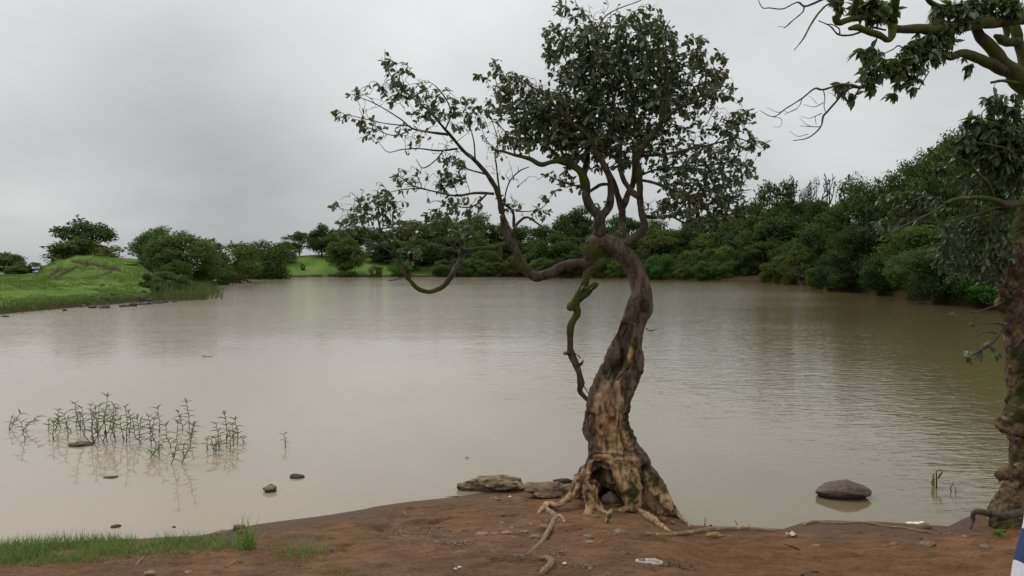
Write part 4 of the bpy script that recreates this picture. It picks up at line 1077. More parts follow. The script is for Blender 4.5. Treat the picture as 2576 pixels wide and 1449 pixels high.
# lower boughs
BR(K8B, [(1060, 660, 30), (1010, 690, 30), (900, 722, 28), (820, 682, 20), (700, 665, 14), (560, 676, 12), (470, 700, 9), (370, 650, 6), (250, 690, 4)], -.1, -1.2, k=8)
BR(K8B, [(815, 690, 16), (795, 630, 15), (758, 560, 13), (700, 500, 10), (640, 430, 7), (560, 390, 4)], -.3, -1.0, k=7)
BR(K8B, [(905, 745, 14), (800, 748, 10), (700, 780, 8), (600, 802, 7), (480, 842, 5), (350, 830, 3)], -.2, -.9, k=6)
BR(K8B, [(470, 705, 8), (420, 750, 7), (230, 842, 6), (130, 892, 5), (0, 965, 4)], -.9, -1.5, k=6)
BR(K8B, [(560, 780, 6), (540, 900, 6), (560, 1040, 5), (600, 1180, 3)], -.5, -.6, k=6)
BR(K8B, [(800, 760, 7), (780, 900, 6), (750, 1050, 5), (760, 1200, 3)], -.3, -.4, k=6)
BR(K8B, [(980, 560, 10), (960, 400, 9), (880, 330, 7), (760, 300, 5), (650, 280, 3)], -.1, -.8, k=6)
BR(K8B, [(1040, 400, 9), (960, 250, 7), (900, 150, 6), (820, 60, 4)], -.1, -.6, k=6)
BR(K8B, [(990, 250, 6), (860, 180, 5), (740, 140, 4), (640, 165, 2)], -.2, -.8, k=6)
BR(K7, [(1345, 125, 9), (1330, 142, 8), (1275, 220, 7), (1200, 270, 5), (1140, 302, 3)], -.05, -.4, M_BARK, k=6)
BR(K7, [(1335, 130, 5), (1280, 122, 4), (1222, 130, 3)], -.05, -.25, M_BARK, k=5)
BR(K7, [(1300, 175, 4), (1240, 170, 3), (1155, 208, 2)], -.1, -.3, M_BARK, k=5)
BR(K7, [(1340, 5, 5), (1260, 40, 4), (1180, 62, 3), (1100, 58, 2.5), (1030, 62, 1.5)], -.05, -.5, M_BARK, k=5)
BR(K7, [(1180, 100, 2.5), (1215, 65, 2.5), (1300, 55, 3)], -.2, -.1, M_BARK, k=5)
def rroot(pts, K, seed):
    path, rad = strand(K, pts, Y0=RY)
    v, q, t = tube(path, rad, 8, .25, seed)
    link('root', new_mesh('root', v - RT_BASE, [q, t], M_BARK), rtree)
rroot([(1440, 1115, 22, -.25), (1380, 1125, 20, -.3), (1310, 1135, 20, -.32), (1240, 1118, 17, -.35), (1195, 1110, 16, -.36), (1172, 1122, 14, -.37), (1170, 1160, 9, -.38), (1158, 1200, 6, -.42)], K7, 401)
rroot([(1300, 1130, 18, -.32), (1270, 1155, 16, -.35), (1262, 1185, 12, -.38)], K7, 402)
RC = [(940, 35, 55, 45, .9), (1200, 50, 130, 55, 1.1), (1350, 90, 70, 70, .9), (1230, 130, 90, 40, .7), (1900, 130, 170, 100, 1.3), (2150, 60, 200, 60, 1.2), (2400, 60, 80, 60, 1), (2250, 20, 200, 40, 1), (1700, 330, 130, 50, 1), (1640, 420, 140, 60, 1.1), (1850, 330, 120, 70, .9),
      (1550, 520, 140, 65, 1.3), (1450, 570, 100, 55, 1.1), (1190, 430, 105, 45, .9), (1330, 475, 65, 35, .7), (1200, 590, 95, 55, .9), (1300, 540, 75, 60, .9), (990, 690, 55, 45, .9), (1220, 680, 55, 55, .9), (1560, 670, 55, 75, .9), (1380, 770, 55, 35, .7),
      (1470, 710, 50, 30, .5), (1060, 800, 35, 50, .7), (2010, 560, 45, 50, .6), (1780, 480, 60, 45, .7), (2170, 790, 35, 30, .6), (2330, 850, 140, 65, .8), (2230, 900, 60, 40, .5), (2380, 950, 90, 70, 1.1), (2070, 1010, 75, 50, 1.2), (2200, 1050, 95, 70, 1.3),
      (2000, 1150, 95, 60, 1.3), (2150, 1200, 230, 90, 1.6), (2350, 1150, 120, 130, 1.6), (2320, 1330, 190, 110, 1.5), (2050, 1290, 120, 60, 1.1), (2450, 1250, 90, 200, 1.3)]
RC2 = [(480, 480, 95, 55, .8), (600, 560, 120, 60, .5), (200, 680, 140, 55, .9), (250, 750, 120, 55, .9), (350, 700, 110, 45, .8), (430, 770, 90, 40, .7), (600, 900, 110, 90, .9), (700, 880, 130, 90, .8), (820, 850, 90, 80, .7), (500, 980, 95, 90, .8), (600, 1100, 140, 110, .9),
       (750, 1000, 110, 140, .8), (780, 1150, 90, 90, .8), (450, 1060, 60, 60, .6), (80, 850, 60, 55, .6), (950, 600, 65, 75, .7), (900, 480, 90, 90, .8), (760, 450, 90, 70, .6), (880, 1000, 60, 150, .7), (650, 740, 120, 40, .6)]
RC3 = [(1165, 292, 30, 18, 1.3), (1300, 282, 18, 10, 1.2), (1230, 225, 40, 20, .7), (1215, 275, 30, 14, .8), (1200, 130, 30, 12, .5), (1075, 66, 8, 8, 1.5)]
def depth_right(px, py):
    return -.25 - 0.95 * float(np.clip((2480 - px) / 400, 0, 1))
grow(SK_R, RC, K5, RY, depth_right, 0.0430, M_LEAF_R, LTL, (.040, .088), .74, rtree, RT_BASE, (-.55, 0, -.55), (4, 8), 23, bare=.08, leaf_span=.34, grow_r=1.12, n_single=200, twig_r=(.0045, .0014))
grow(SK_R, RC2, K8B, RY, lambda a, b: depth_right(a, b) + .1, 0.0600, M_LEAF_R, LTL, (.034, .070), .70, rtree, RT_BASE, (-.55, 0, -.55), (3, 6), 25, bare=.14, leaf_span=.30, grow_r=1.2, n_single=80, twig_r=(.0040, .0013))
grow(SK_R, RC3, K7, RY, lambda a, b: -.3, 0.02, M_LEAF_R, LTL, (.045, .075), .8, rtree, RT_BASE, (-.3, 0, -.4), (3, 4), 24, n_single=20, twig_name='twigs')
# ------------------------------------------------------------------ trees and bushes round the lake
M_FARLEAF = mat_leaf('far_leaf', (0.034, 0.064, 0.013), (0.150, 0.195, 0.042), None, 0.26, 0.75, 0.15, obj_rand=True)
M_FARDARK = mat_leaf('dark_far_leaf', (0.026, 0.050, 0.014), (0.080, 0.118, 0.031), None, 0.20, 0.75, 0.15, obj_rand=True)
M_FARDEEP = mat_leaf('deep_far_leaf', (0.014, 0.032, 0.009), (0.050, 0.086, 0.020), None, 0.16, 0.75, 0.15, obj_rand=True)
M_FARBRIGHT = mat_leaf('bright_far_leaf', (0.034, 0.088, 0.012), (0.095, 0.175, 0.028), None, 0.26, 0.75, 0.15, obj_rand=True)
M_FARGREY = mat_leaf('grey_far_leaf', (0.045, 0.050, 0.036), (0.10, 0.11, 0.08), None, 0.1, 0.7, 0.2)
M_FARTRUNK = mat_simple('far_trunk', (0.085, 0.072, 0.056), (0.035, 0.03, 0.024), 6, .9, 0)
DIA_V = np.array([(0, 0, 0), (-.32, .45, .10), (0, 1, -.06), (.32, .45, .10)], float)
DIA_Q = np.array([(0, 1, 2), (0, 2, 3)])[:, ::-1]
def crown_mesh(name, seed, n, leaf, mat, shape='round', lobes=18):
    """crown in a unit box: x, y in -.5...5, z in 0..1"""
    rg = np.random.default_rng(seed)
    c = []
    tries = 0
    while len(c) < lobes and tries < 4000:
        tries += 1
        p = rg.uniform(-1, 1, 3)
        if np.linalg.norm(p) > 1: continue
        p = p / np.linalg.norm(p) * np.linalg.norm(p) ** .5
        if shape == 'bush': q = np.array((p[0] * .40, p[1] * .40, .42 + p[2] * .40))
        elif shape == 'flat': q = np.array((p[0] * .42, p[1] * .42, .66 + p[2] * .24))
        elif shape == 'open': q = np.array((p[0] * .42, p[1] * .42, .58 + p[2] * .36))
        else: q = np.array((p[0] * .38, p[1] * .38, .54 + p[2] * .38))
        if any(np.linalg.norm(q - o) < .11 for o in c): continue
        c.append(q)
    c = np.array(c)
    r = rg.uniform(.09, .23, len(c)) * (0.72 if shape == 'open' else 1.0)
    k = rg.choice(len(c), n, p=r ** 2 / np.sum(r ** 2))
    u = unit(rg.normal(0, 1, (n, 3))); flip = (u[:, 2] < -.1) & (rg.random(n) < .45); u[flip, 2] *= -1
    rad = r[k] * (1 - .6 * rg.random(n) ** 1.5)
    # small bumps: sprays of leaves rather than smooth lobes
    bump = 0.75 + .5 * np.abs(vnoise(u * 3.1 + k[:, None] * 7.7, seed))
    pos = c[k] + u * (rad * bump)[:, None] * np.array((1, 1, .85))
    pos += rg.normal(0, .008, (n, 3))
    # ragged shoots standing out of the crown
    ns = 90; sh = rg.choice(n, ns); ks = rg.choice(ns, n); m_ = rg.random(n) < .13
    sd_ = unit(u[sh] + rg.normal(0, .45, (ns, 3)) + np.array((0, 0, .25))); sl = rg.uniform(.04, .13, ns)
    pos[m_] = (pos[sh][ks] + sd_[ks] * (sl[ks] * rg.random(n))[:, None] + rg.normal(0, .007, (n, 3)))[m_]
    pos[:, 2] = np.maximum(pos[:, 2], 0.0)
    # fill the unit box exactly
    pos[:, :2] -= np.median(pos[:, :2], axis=0)
    pos[:, :2] *= .5 / np.percentile(np.abs(pos[:, :2]), 99.2)
    z0 = np.percentile(pos[:, 2], .5) if shape != 'bush' else 0.0
    pos[:, 2] = z0 + (pos[:, 2] - z0) * (1 - z0) / (np.percentile(pos[:, 2], 99.6) - z0)
    out = unit(pos - np.array((0, 0, .45)))
    nn = unit(u * .7 + out * .35 + np.array((0, 0, .40)) + rg.normal(0, .5, (n, 3)))
    d = unit(np.cross(nn, rg.normal(0, 1, (n, 3)))); d[:, 2] -= .25
    L = leaf * rg.uniform(.6, 1.35, n)
    v, q = stamp(DIA_V, DIA_Q, pos - unit(d) * L[:, None] * .5, d, nn, L, L * rg.uniform(.8, 1.2, n))
    spray = np.repeat(np.clip(.5 + .30 * vnoise(pos * 16, seed + 5) + rg.normal(0, .16, n), 0, 1), 4)
    me = new_mesh(name, v, q, mat, False, {'tint': spray})
    return me, c
def trunk_mesh(name, seed, c, h0=0.0, r0=.022, split=.30):
    rg = np.random.default_rng(seed + 99)
    mb = MB()
    top = np.array((rg.normal(0, .03), rg.normal(0, .03), split))
    p = catmull([np.array((0, 0, -.05)), np.array((rg.normal(0, .02), rg.normal(0, .02), split * .5)), top], 3)
    mb.add(*tube(p, np.linspace(r0 * 1.35, r0 * .8, len(p)), 6))
    for q in c:
        if q[2] < split * .6 and rg.random() < .5: continue
        mid = top * .5 + q * .5 + rg.normal(0, .03, 3); mid[2] -= .03
        p = catmull([top - np.array((0, 0, .05)), mid, q], 3)
        mb.add(*tube(p, np.linspace(r0 * .5, r0 * .12, len(p)), 4))
    return mb.mesh(name, M_FARTRUNK)
VAR = {}
def variant(key, seed, n, leaf, mat, shape, lobes, r0=.02, split=.3):
    cm, c = crown_mesh('crown', seed, n, leaf, mat, shape, lobes)
    VAR[key] = (cm, trunk_mesh('trunk', seed, c, r0=r0, split=split))
for i in range(4):
    variant(('round', i), 40 + i, 12000, .040, M_FARLEAF, 'round', 26)
    variant(('dark', i), 60 + i, 12000, .040, M_FARDARK, 'round', 26)
for i in range(3):
    variant(('bush', i), 80 + i, 11000, .040, M_FARLEAF, 'bush', 26, split=.2)
    variant(('dbush', i), 90 + i, 11000, .040, M_FARDARK, 'bush', 26, split=.2)
for i in range(2):
    variant(('flat', i), 100 + i, 9000, .040, M_FARDARK, 'flat', 26, r0=.018, split=.36)
    variant(('open', i), 110 + i, 6000, .038, M_FARDARK, 'open', 26, r0=.018, split=.3)
    variant(('big', i), 120 + i, 30000, .028, M_FARLEAF, 'bush', 46, r0=.016, split=.25)
    variant(('bigbright', i), 130 + i, 30000, .028, M_FARBRIGHT, 'bush', 46, r0=.016, split=.25)
    variant(('bigdark', i), 140 + i, 30000, .028, M_FARDEEP, 'bush', 46, r0=.016, split=.25)
    variant(('bigwood', i), 170 + i, 30000, .028, M_FARDARK, 'round', 46, r0=.016, split=.25)
    variant(('bright', i), 150 + i, 11000, .040, M_FARBRIGHT, 'bush', 26, split=.2)
variant(('grey', 0), 160, 5200, .028, M_FARGREY, 'open', 30, r0=.016, split=.28)
def bare_tree_mesh(seed, n_tip=420):
    rg = np.random.default_rng(seed); mb = MB()
    tips = []
    def rec(p, d, L, r, lev):
        q = [p]
        for _ in range(3):
            d = unit(d + rg.normal(0, .22, 3) + np.array((0, 0, .05 if lev else 0))); p = p + d * L / 3; q.append(p)
        mb.add(*tube(np.array(q), np.linspace(r, r * .65, 4), 5 if lev < 2 else 3, caps=False))
        if lev >= 6: tips.append(p); return
        for _ in range(2 if lev else 4):
            nd = unit(d + rg.normal(0, .62, 3) + np.array((0, 0, .08)))
            rec(p, nd, L * rg.uniform(.66, .85), max(r * .68, .0062), lev + 1)
    rec(np.array((0, 0, -.03)), np.array((0, 0, 1.0)), .24, .040, 0)
    v, f = mb.arrays()
    s = 1.0 / v[:, 2].max(); v *= s
    w = max(np.ptp(v[:, 0]), np.ptp(v[:, 1])); v[:, :2] /= w
    return new_mesh('branches', v, f, M_FARTRUNK)
VAR[('bare', 0)] = (None, bare_tree_mesh(5)); VAR[('bare', 1)] = (None, bare_tree_mesh(9))

def far_tree(key, base, w, h, label, group=None, name='lake_tree', cat='tree', depth_w=None, rz=None):
    r = empty(name, base, rz if rz is not None else random.uniform(0, 6.28))
    cm, tm = VAR[key]
    s = (w, depth_w or w, h)
    if cm:
        o = link('crown', cm, r); o.scale = s
    t = link('trunk' if cm else 'bare_branches', tm, r); t.scale = s
    tag(r, label, cat, group)
    return r
def at_depth(px, top, base_py, w, d, key, label, group=None, name='lake_tree', cat='tree', sink=.05, on_ground=True, wf=1.08):
    """tree whose outline spans w frame units, at distance d; stands on the terrain"""
    x = ray(px, 600)[0] * d
    zb = TH(x, d) if on_ground else P(px, base_py, d)[2]
    zt = P(px, top, d)[2]
    if 'bush' in key[0] or key[0] == 'bright': sink += .10 * max(zt - zb, 0)
    W = w / F * d * wf
    return far_tree(key, (x, d, zb - sink), W, zt - zb + sink, label, group, name, cat)

# --- left shore, one by one
at_depth(206, 553, 650, 150, 84, ('dark', 2), 'broad flat topped tree rising highest behind the grassy hill', wf=1.1)
at_depth(218, 603, 655, 172, 79, ('bush', 0), 'wide green bush spread below the flat topped tree on the hill crest', name='bush', cat='bush')
at_depth(282, 640, 655, 34, 77, ('bush', 2), 'small low bush at the right foot of the wide hilltop bush', name='bush', cat='bush')
at_depth(14, 636, 700, 92, 74, ('round', 2), 'rounded yellowish tree cut by the left frame edge beside the hill', wf=1.2)
at_depth(78, 661, 700, 76, 71, ('dbush', 0), 'dark low shrub in the dip left of the grassy hill', name='bush', cat='bush', wf=1.2)
at_depth(44, 666, 700, 60, 70, ('bush', 1), 'mid green shrub between yellowish tree and dark low shrub', name='bush', cat='bush', wf=1.2)
at_depth(383, 573, 690, 112, 76, ('round', 0), 'light green airy tree at the left of the promontory thicket')
at_depth(452, 586, 705, 168, 66, ('big', 0), 'largest dark round tree of the promontory thicket, down to the water')
at_depth(441, 654, 706, 70, 61.5, ('bright', 0), 'pale yellow green bush in front of the big dark promontory tree', name='bush', cat='bush')
at_depth(372, 655, 695, 56, 66, ('dbush', 1), 'dark bush filling the left foot of the promontory thicket', name='bush', cat='bush')
at_depth(330, 664, 690, 34, 62, ('bright', 1), 'small pale bush alone on the meadow below the light green tree', name='bush', cat='bush')
at_depth(367, 688, 712, 34, 54, ('dbush', 2), 'small round dark bush on the grass beside the leafy shrub', name='bush', cat='bush')
at_depth(428, 684, 722, 104, 53.5, ('bush', 2), 'leafy mid green shrub above the reeds of the point', name='bush', cat='bush')
at_depth(396, 715, 735, 34, 49, ('bush', 1), 'low clump of shrub just left of the reed bed', name='bush', cat='bush')
at_depth(578, 611, 700, 136, 88, ('round', 1), 'yellowish round tree between the promontory thicket and the dark tree')
at_depth(540, 660, 702, 90, 80, ('dbush', 0), 'dark undergrowth bush at the waterline right of the promontory', name='bush', cat='bush')
at_depth(672, 609, 697, 122, 108, ('dark', 1), 'very dark dense round tree left of the bright far meadow', wf=1.15)
at_depth(620, 620, 697, 90, 112, ('dbush', 1), 'dark bush squeezed between yellowish and very dark trees', name='bush', cat='bush')
at_depth(715, 608, 650, 70, 132, ('round', 3), 'mid green tree peeping over the right shoulder of the very dark tree')
at_depth(752, 584, 645, 78, 142, ('open', 0), 'thin crowned tree with sky showing through above the far meadow')
at_depth(808, 566, 645, 84, 138, ('dark', 0), 'tall narrow tree on the crest of the far meadow')
at_depth(850, 586, 645, 90, 136, ('round', 2), 'rounded tree right of the tall narrow one on the far crest')
at_depth(868, 600, 696, 96, 124, ('round', 0), 'single tree with short trunk standing alone low on the far meadow', wf=1.1)
at_depth(871, 662, 697, 44, 121, ('dbush', 2), 'dark bush round the foot of the lone meadow tree', name='bush', cat='bush')
at_depth(762, 664, 670, 12, 126, ('bush', 0), 'tiny bush alone on the bright far meadow', name='bush', cat='bush')
at_depth(948, 668, 696, 40, 121, ('bush', 1), 'low scrub bush near the water at the end of the far meadow', name='bush', cat='bush')

# --- the wood across the lake, row behind row up the slope
SKY_D = np.array([(880, 590), (930, 583), (1000, 570), (1060, 566), (1110, 562), (1180, 556), (1230, 572), (1262, 556), (1340, 560), (1390, 556), (1430, 548), (1455, 535), (1500, 560), (1560, 562), (1640, 556), (1750, 566), (1830, 548), (1880, 525), (1930, 508), (1960, 502), (2005, 512), (2060, 520), (2110, 520), (2150, 500)])
def shore_y(px):
    """distance of the far waterline along a frame column"""
    pts = [(G(a, b)) for a, b in LAKE2_D]
    return float(np.interp(px, [p[0] for p in LAKE2_D], [p[1] for p in pts]))
rw = random.Random(21)
ROWS = [(1.2, .00, .42, (62, 118), ('dbush', 'bush', 'bush', 'bright'), 'at the far waterline', 'waterline trees of the far wood'),
        (6.5, .30, .66, (80, 130), ('dark', 'round', 'open', 'dbush', 'flat'), 'low on the far bank', 'lower ranks of the far wood'),
        (14, .60, .86, (80, 130), ('dark', 'round', 'flat', 'open', 'bush'), 'midway up the far wood', 'middle ranks of the far wood'),
        (25, .90, 1.0, (86, 130), ('dark', 'round', 'open', 'flat', 'dark'), 'on the wood skyline', 'skyline of the far wood')]
for ri, (off, t0, t1, wr_, keys, lab, grp) in enumerate(ROWS):
    px = 1005 + rw.uniform(0, 30) if ri < 2 else (965 if ri == 2 else 900) + rw.uniform(0, 30)
    while px < 2130:
        w = rw.uniform(*wr_)
        d = shore_y(px) + off * rw.uniform(.85, 1.15) + (0 if px < 1800 else off * .2)
        base = 697
        sky_y = float(np.interp(px, SKY_D[:, 0], SKY_D[:, 1]))
        wy = float(np.interp(px, [p[0] for p in LAKE2_D], [p[1] for p in LAKE2_D]))
        f = rw.uniform(t0, t1) if ri < 3 else 1.0
        top = wy + (sky_y - wy) * max(f, .26) + (rw.uniform(-24, 18) if ri else rw.uniform(-14, 6))
        w = min(w, (wy - top) * rw.uniform(.85, 1.35))
        kk = rw.choice(keys)
        if ri == 0 and (1040 < px < 1090 or 1830 < px < 1925): px += 18; continue   # grass gap and earth slip stay open
        n = 2 if kk in ('flat', 'open', 'bright') else (3 if 'bush' in kk else 4)
        look = {'dbush': 'dark bushy', 'bush': 'green bushy', 'bright': 'bright green bushy', 'dark': 'dark round', 'round': 'green round', 'open': 'loose open', 'flat': 'flat topped'}[kk]
        zone = 'left of the drooping limb' if px < 1060 else 'behind the drooping limb' if px < 1290 else 'between sagging limb and trunk arch' if px < 1480 else 'behind the trunk arch' if px < 1640 else 'right of the trunk' if px < 1860 else 'below the bare tree'
        lb = '%s tree %s %s' % (look, lab, zone)
        at_depth(px, top, wy, w, d, (kk, rw.randrange(n)), lb, lb, name='wood_tree', wf=1.15, sink=.3)
        px += w * rw.uniform(.50, .74)
# distinctive crowns on the skyline
at_depth(2066, 438, 560, 150, 108, ('bare', 0), 'pale bare branched tree with wide twiggy crown on the wooded skyline', wf=1.05)
at_depth(2042, 452, 540, 70, 106, ('grey', 0), 'small grey leaved tree tangled in front of the pale bare tree', wf=1.05)
at_depth(1958, 452, 570, 104, 107, ('open', 1), 'dark open crowned tree left of the pale bare tree', wf=1.1)
at_depth(1985, 545, 640, 150, 97, ('dark', 2), 'broad dark tree midway up the slope under the open crowned tree', wf=1.1)
at_depth(2075, 560, 650, 130, 92, ('dark', 3), 'dark rounded tree midway up the slope under the pale bare tree', wf=1.1)
at_depth(1910, 560, 640, 120, 99, ('dark', 0), 'dusky tree midway up the slope above the red earth slip', wf=1.1)
at_depth(2012, 627, 716, 120, 84, ('bush', 0), 'olive brown bushy tree at the water right of the red earth slip', wf=1.1)
at_depth(1880, 640, 672, 50, 97, ('bright', 1), 'bright green undergrowth patch above the red earth slip', name='bush', cat='bush')
at_depth(1965, 655, 700, 60, 90, ('bright', 0), 'bright green bush between earth slip and olive bushy tree', name='bush', cat='bush')
at_depth(1845, 650, 690, 60, 98, ('bush', 2), 'green bush just left of the red earth slip', name='bush', cat='bush')
# --- near mass on the right shore
at_depth(2170, 452, 735, 170, 68, ('bigwood', 1), 'tall leafy tree leaning out over the water at the left of the right shore mass', wf=1.1)
at_depth(2130, 590, 733, 120, 65.5, ('bigdark', 0), 'dark drooping tree whose lowest leaves touch the water', wf=1.05, sink=.1)
at_depth(2215, 560, 745, 190, 60, ('bigdark', 1), 'deep green tree in shadow behind the water edge of the right shore', wf=1.1)
at_depth(2310, 396, 735, 200, 66, ('bigwood', 1), 'high broad tree in the upper right shore mass', wf=1.1)
at_depth(2395, 352, 740, 130, 74, ('grey', 0), 'tall thin grey crowned tree on top of the right shore mass', wf=1.1)
at_depth(2330, 385, 740, 110, 76, ('grey', 0), 'smaller thin grey crowned tree left of the tall grey one', wf=1.1)
at_depth(2355, 570, 765, 240, 52, ('bigbright', 1), 'bright bamboo green tree mass down to the right shore water', wf=1.05)
at_depth(2440, 322, 760, 230, 66, ('bigwood', 0), 'large mid green tree behind the boughs of the mossy tree', wf=1.1)
at_depth(2480, 520, 775, 200, 47, ('bigdark', 0), 'dark bushy tree at the water behind the mossy trunk', wf=1.1)
at_depth(2560, 285, 770, 250, 54, ('bigdark', 1), 'dark tall tree cut by the right frame edge', wf=1.1)
at_depth(2420, 640, 770, 150, 45.5, ('bigwood', 1), 'low green tree overhanging the water right of the bright mass', wf=1.05)
at_depth(2560, 640, 785, 200, 40, ('bigdark', 0), 'low bushy tree at the water just left of the mossy trunk', wf=1.05)
# overhanging growth right along the water on the right shore
k_ = 0
for px_, h_, w_ in ((2105, 90, 100), (2168, 120, 150), (2238, 110, 150), (2312, 130, 170), (2390, 140, 180), (2470, 150, 190), (2560, 170, 210), (2650, 170, 200)):
    d_ = shore_y(px_) + .9; wy_ = float(np.interp(px_, [p[0] for p in LAKE2_D], [p[1] for p in LAKE2_D]))
    at_depth(px_, wy_ - h_, wy_, w_, d_, [('bigdark', 0), ('bigdark', 1), ('bigwood', 1), ('bigbright', 0)][(k_ * 3 + 1) % 4] if k_ not in (1, 2) else ('bigdark', k_ % 2), ['first', 'second', 'third', 'fourth', 'fifth', 'sixth', 'seventh', 'eighth'][k_] + ' bush from the left overhanging the water along the right shore', 'overhanging bushes of the right shore', 'bush', 'bush', wf=1.1, sink=.35); k_ += 1
at_depth(2130, 735, 741, 34, 62.5, ('dbush', 1), 'small drowned branch with leaves lying on the water', name='drowned_branch', cat='branch', on_ground=False)

for i_, (px_, tp_, w_, d_, lab_) in enumerate(((1738, 648, 46, 101.5, 'bare pale trunked sapling at the far waterline right of the crooked trunk'), (2022, 664, 90, 78, 'dead grey branches leaning over the water beside the olive bushy tree'), (1480, 655, 40, 117, 'bare twiggy sapling at the far waterline left of the trunk arch'),
                                             (2118, 690, 60, 64, 'dead twigs poking from the dark drooping tree at the water'), (1145, 640, 44, 121, 'leafless shrub at the far waterline below the drooping limb'))):
    at_depth(px_, tp_, 700, w_, d_, ('bare', i_ % 2), lab_, name='bare_sapling', cat='tree')
at_depth(2390, 420, 760, 150, 60, ('bigdark', 0), 'dark tall crown between the high broad tree and the mossy boughs', wf=1.1)
at_depth(2505, 400, 760, 170, 57, ('bigdark', 1), 'dark crown filling the wood just left of the mossy trunk', wf=1.1)
# reeds and rough weeds on the point and along the left waterline
def weeds(name, label, pts, hgt, mat, seed, lean=.25, w=.012):
    rg = np.random.default_rng(seed); n = len(pts)
    tv = np.array([(-1, 0, 0), (1, 0, 0), (-.7, .55, .06), (.7, .55, .06), (0, 1, .2)], float)
    tq = np.array([(0, 1, 3), (0, 3, 2), (2, 3, 4)])
    d = unit(np.column_stack([rg.normal(0, lean, n), rg.normal(0, lean, n), np.ones(n)]))
    nn = unit(rg.normal(0, 1, (n, 3)) * np.array((1, 1, .1)))
    H = np.asarray(hgt) * rg.uniform(.5, 1.2, n)
    v, q = stamp(tv, tq, pts, d, nn, H, np.full(n, w) * rg.uniform(.7, 1.3, n))
    t = np.repeat(np.clip(rg.beta(2, 2, n), 0, 1), 5)
    tag(link(name, new_mesh(name, v, q, mat, False, {'tint': t})), label, kind='stuff')
M_REED = mat_leaf('reed', (0.045, 0.075, 0.020), (0.125, 0.145, 0.055), None, .2, .6, .2)
M_HILLGRASS = mat_leaf('hill_grass', (0.075, 0.138, 0.020), (0.180, 0.262, 0.055), None, .2, .6, .2)
rg = np.random.default_rng(77)
pts = []
while len(pts) < 3400:
    a = rg.uniform(1750, 2560); b = rg.uniform(770, 975)
    lo = 790 + (0 if a < 2400 else (a - 2400) * .9); hi = 985 - (a - 1750) * .035
    if a > 2380 and rg.random() > .25: continue
    if b < lo or b > hi: continue
    px, py = KC7(a, b)
    g_ = G(px, py + 2, .15)
    pts.append((g_[0], g_[1], 0))
pts = np.array(pts); pts[:, 2] = np.maximum(terrain_h(pts[:, 0], pts[:, 1])[0], -.02) - .02
weeds('reed_bed', 'thin green reeds and weeds crowding the tip of the left promontory', np.array(pts), .75, M_REED, 5, w=.022)
pts = []
lk = np.array([G(a, b)[:2] for a, b in LAKE_D])
for _ in range(2600):
    i = rg.integers(0, len(lk) - 1); t = rg.random()
    p = lk[i] * (1 - t) + lk[i + 1] * t + np.array((rg.normal(-.5, .35), rg.normal(.35, .5)))
    pts.append((p[0], p[1], 0))
pts = np.array(pts); pts[:, 2] = np.maximum(terrain_h(pts[:, 0], pts[:, 1])[0], 0) - .02
weeds('waterline_weeds', 'ragged weeds along the waterline of the left meadow', np.array(pts), .22, M_REED, 6, .45, .016)
pts = []
for _ in range(60000):
    r_ = math.exp(rg.uniform(math.log(33), math.log(72))); px = rg.uniform(-20, 420)
    x = ray(px, 700)[0] * r_
    pts.append((x, r_))
pts = np.array(pts); z, s_, _ = terrain_h(pts[:, 0], pts[:, 1]); k = s_ > .4
pp = np.column_stack([pts[k], z[k] - .02])
cl = fbm(pp * np.array((.8, .5, 0)), 3, 91)
ppx, ppy = proj(pp)
ds = np.full(len(pp), 99.0)
for pl, w_ in SOIL:
    ds = np.minimum(ds, seg_dist(np.stack([ppx, ppy], 1), np.array([KC7(*q_) for q_ in pl]))[0] / (w_ * .2197))
sel = (cl > -.25) & (ds > 1.3)
weeds('meadow_grass', 'short tufted grass over the left meadow and hill', pp[sel], .07 + .09 * np.clip(cl[sel] + .25, 0, 1), M_HILLGRASS, 7, .6, .02)
# ------------------------------------------------------------------ stones
M_ROCK_TAN = mat_simple('silty_rock', (0.27, 0.195, 0.118), (0.100, 0.074, 0.048), 22, .88, 1.0, .02, wet_line=True)
M_ROCK_MUD = mat_simple('mud_caked_rock', (0.200, 0.120, 0.066), (0.085, 0.054, 0.034), 18, .8, .8, .010)
M_ROCK_BROWN = mat_simple('brown_boulder', (0.105, 0.068, 0.042), (0.055, 0.037, 0.024), 22, .7, .5, .006, .4, wet_line=True)
M_ROCK_DARK = mat_simple('dark_stone', (0.088, 0.070, 0.054), (0.032, 0.026, 0.021), 8, .8, .8, .02, wet_line=True)
M_ROCK_GREY = mat_simple('grey_stone', (0.200, 0.150, 0.105), (0.105, 0.075, 0.052), 26, .85, .5, .004)
M_PALE = mat_simple('pale_stone', (0.265, 0.185, 0.120), (0.165, 0.108, 0.068), 40, .85, .4, .003)
M_WHITE = mat_simple('white_scrap', (0.72, 0.68, 0.62), (0.50, 0.45, 0.38), 60, .7, .2, .002)
def ico(sub):
    import bmesh
    bm = bmesh.new(); bmesh.ops.create_icosphere(bm, subdivisions=sub, radius=1)
    bm.verts.ensure_lookup_table()
    v = np.array([x.co[:] for x in bm.verts]); f = np.array([[y.index for y in x.verts] for x in bm.faces]); bm.free()
    return v, f
ICO = {k: ico(k) for k in (1, 2, 3, 4, 5)}
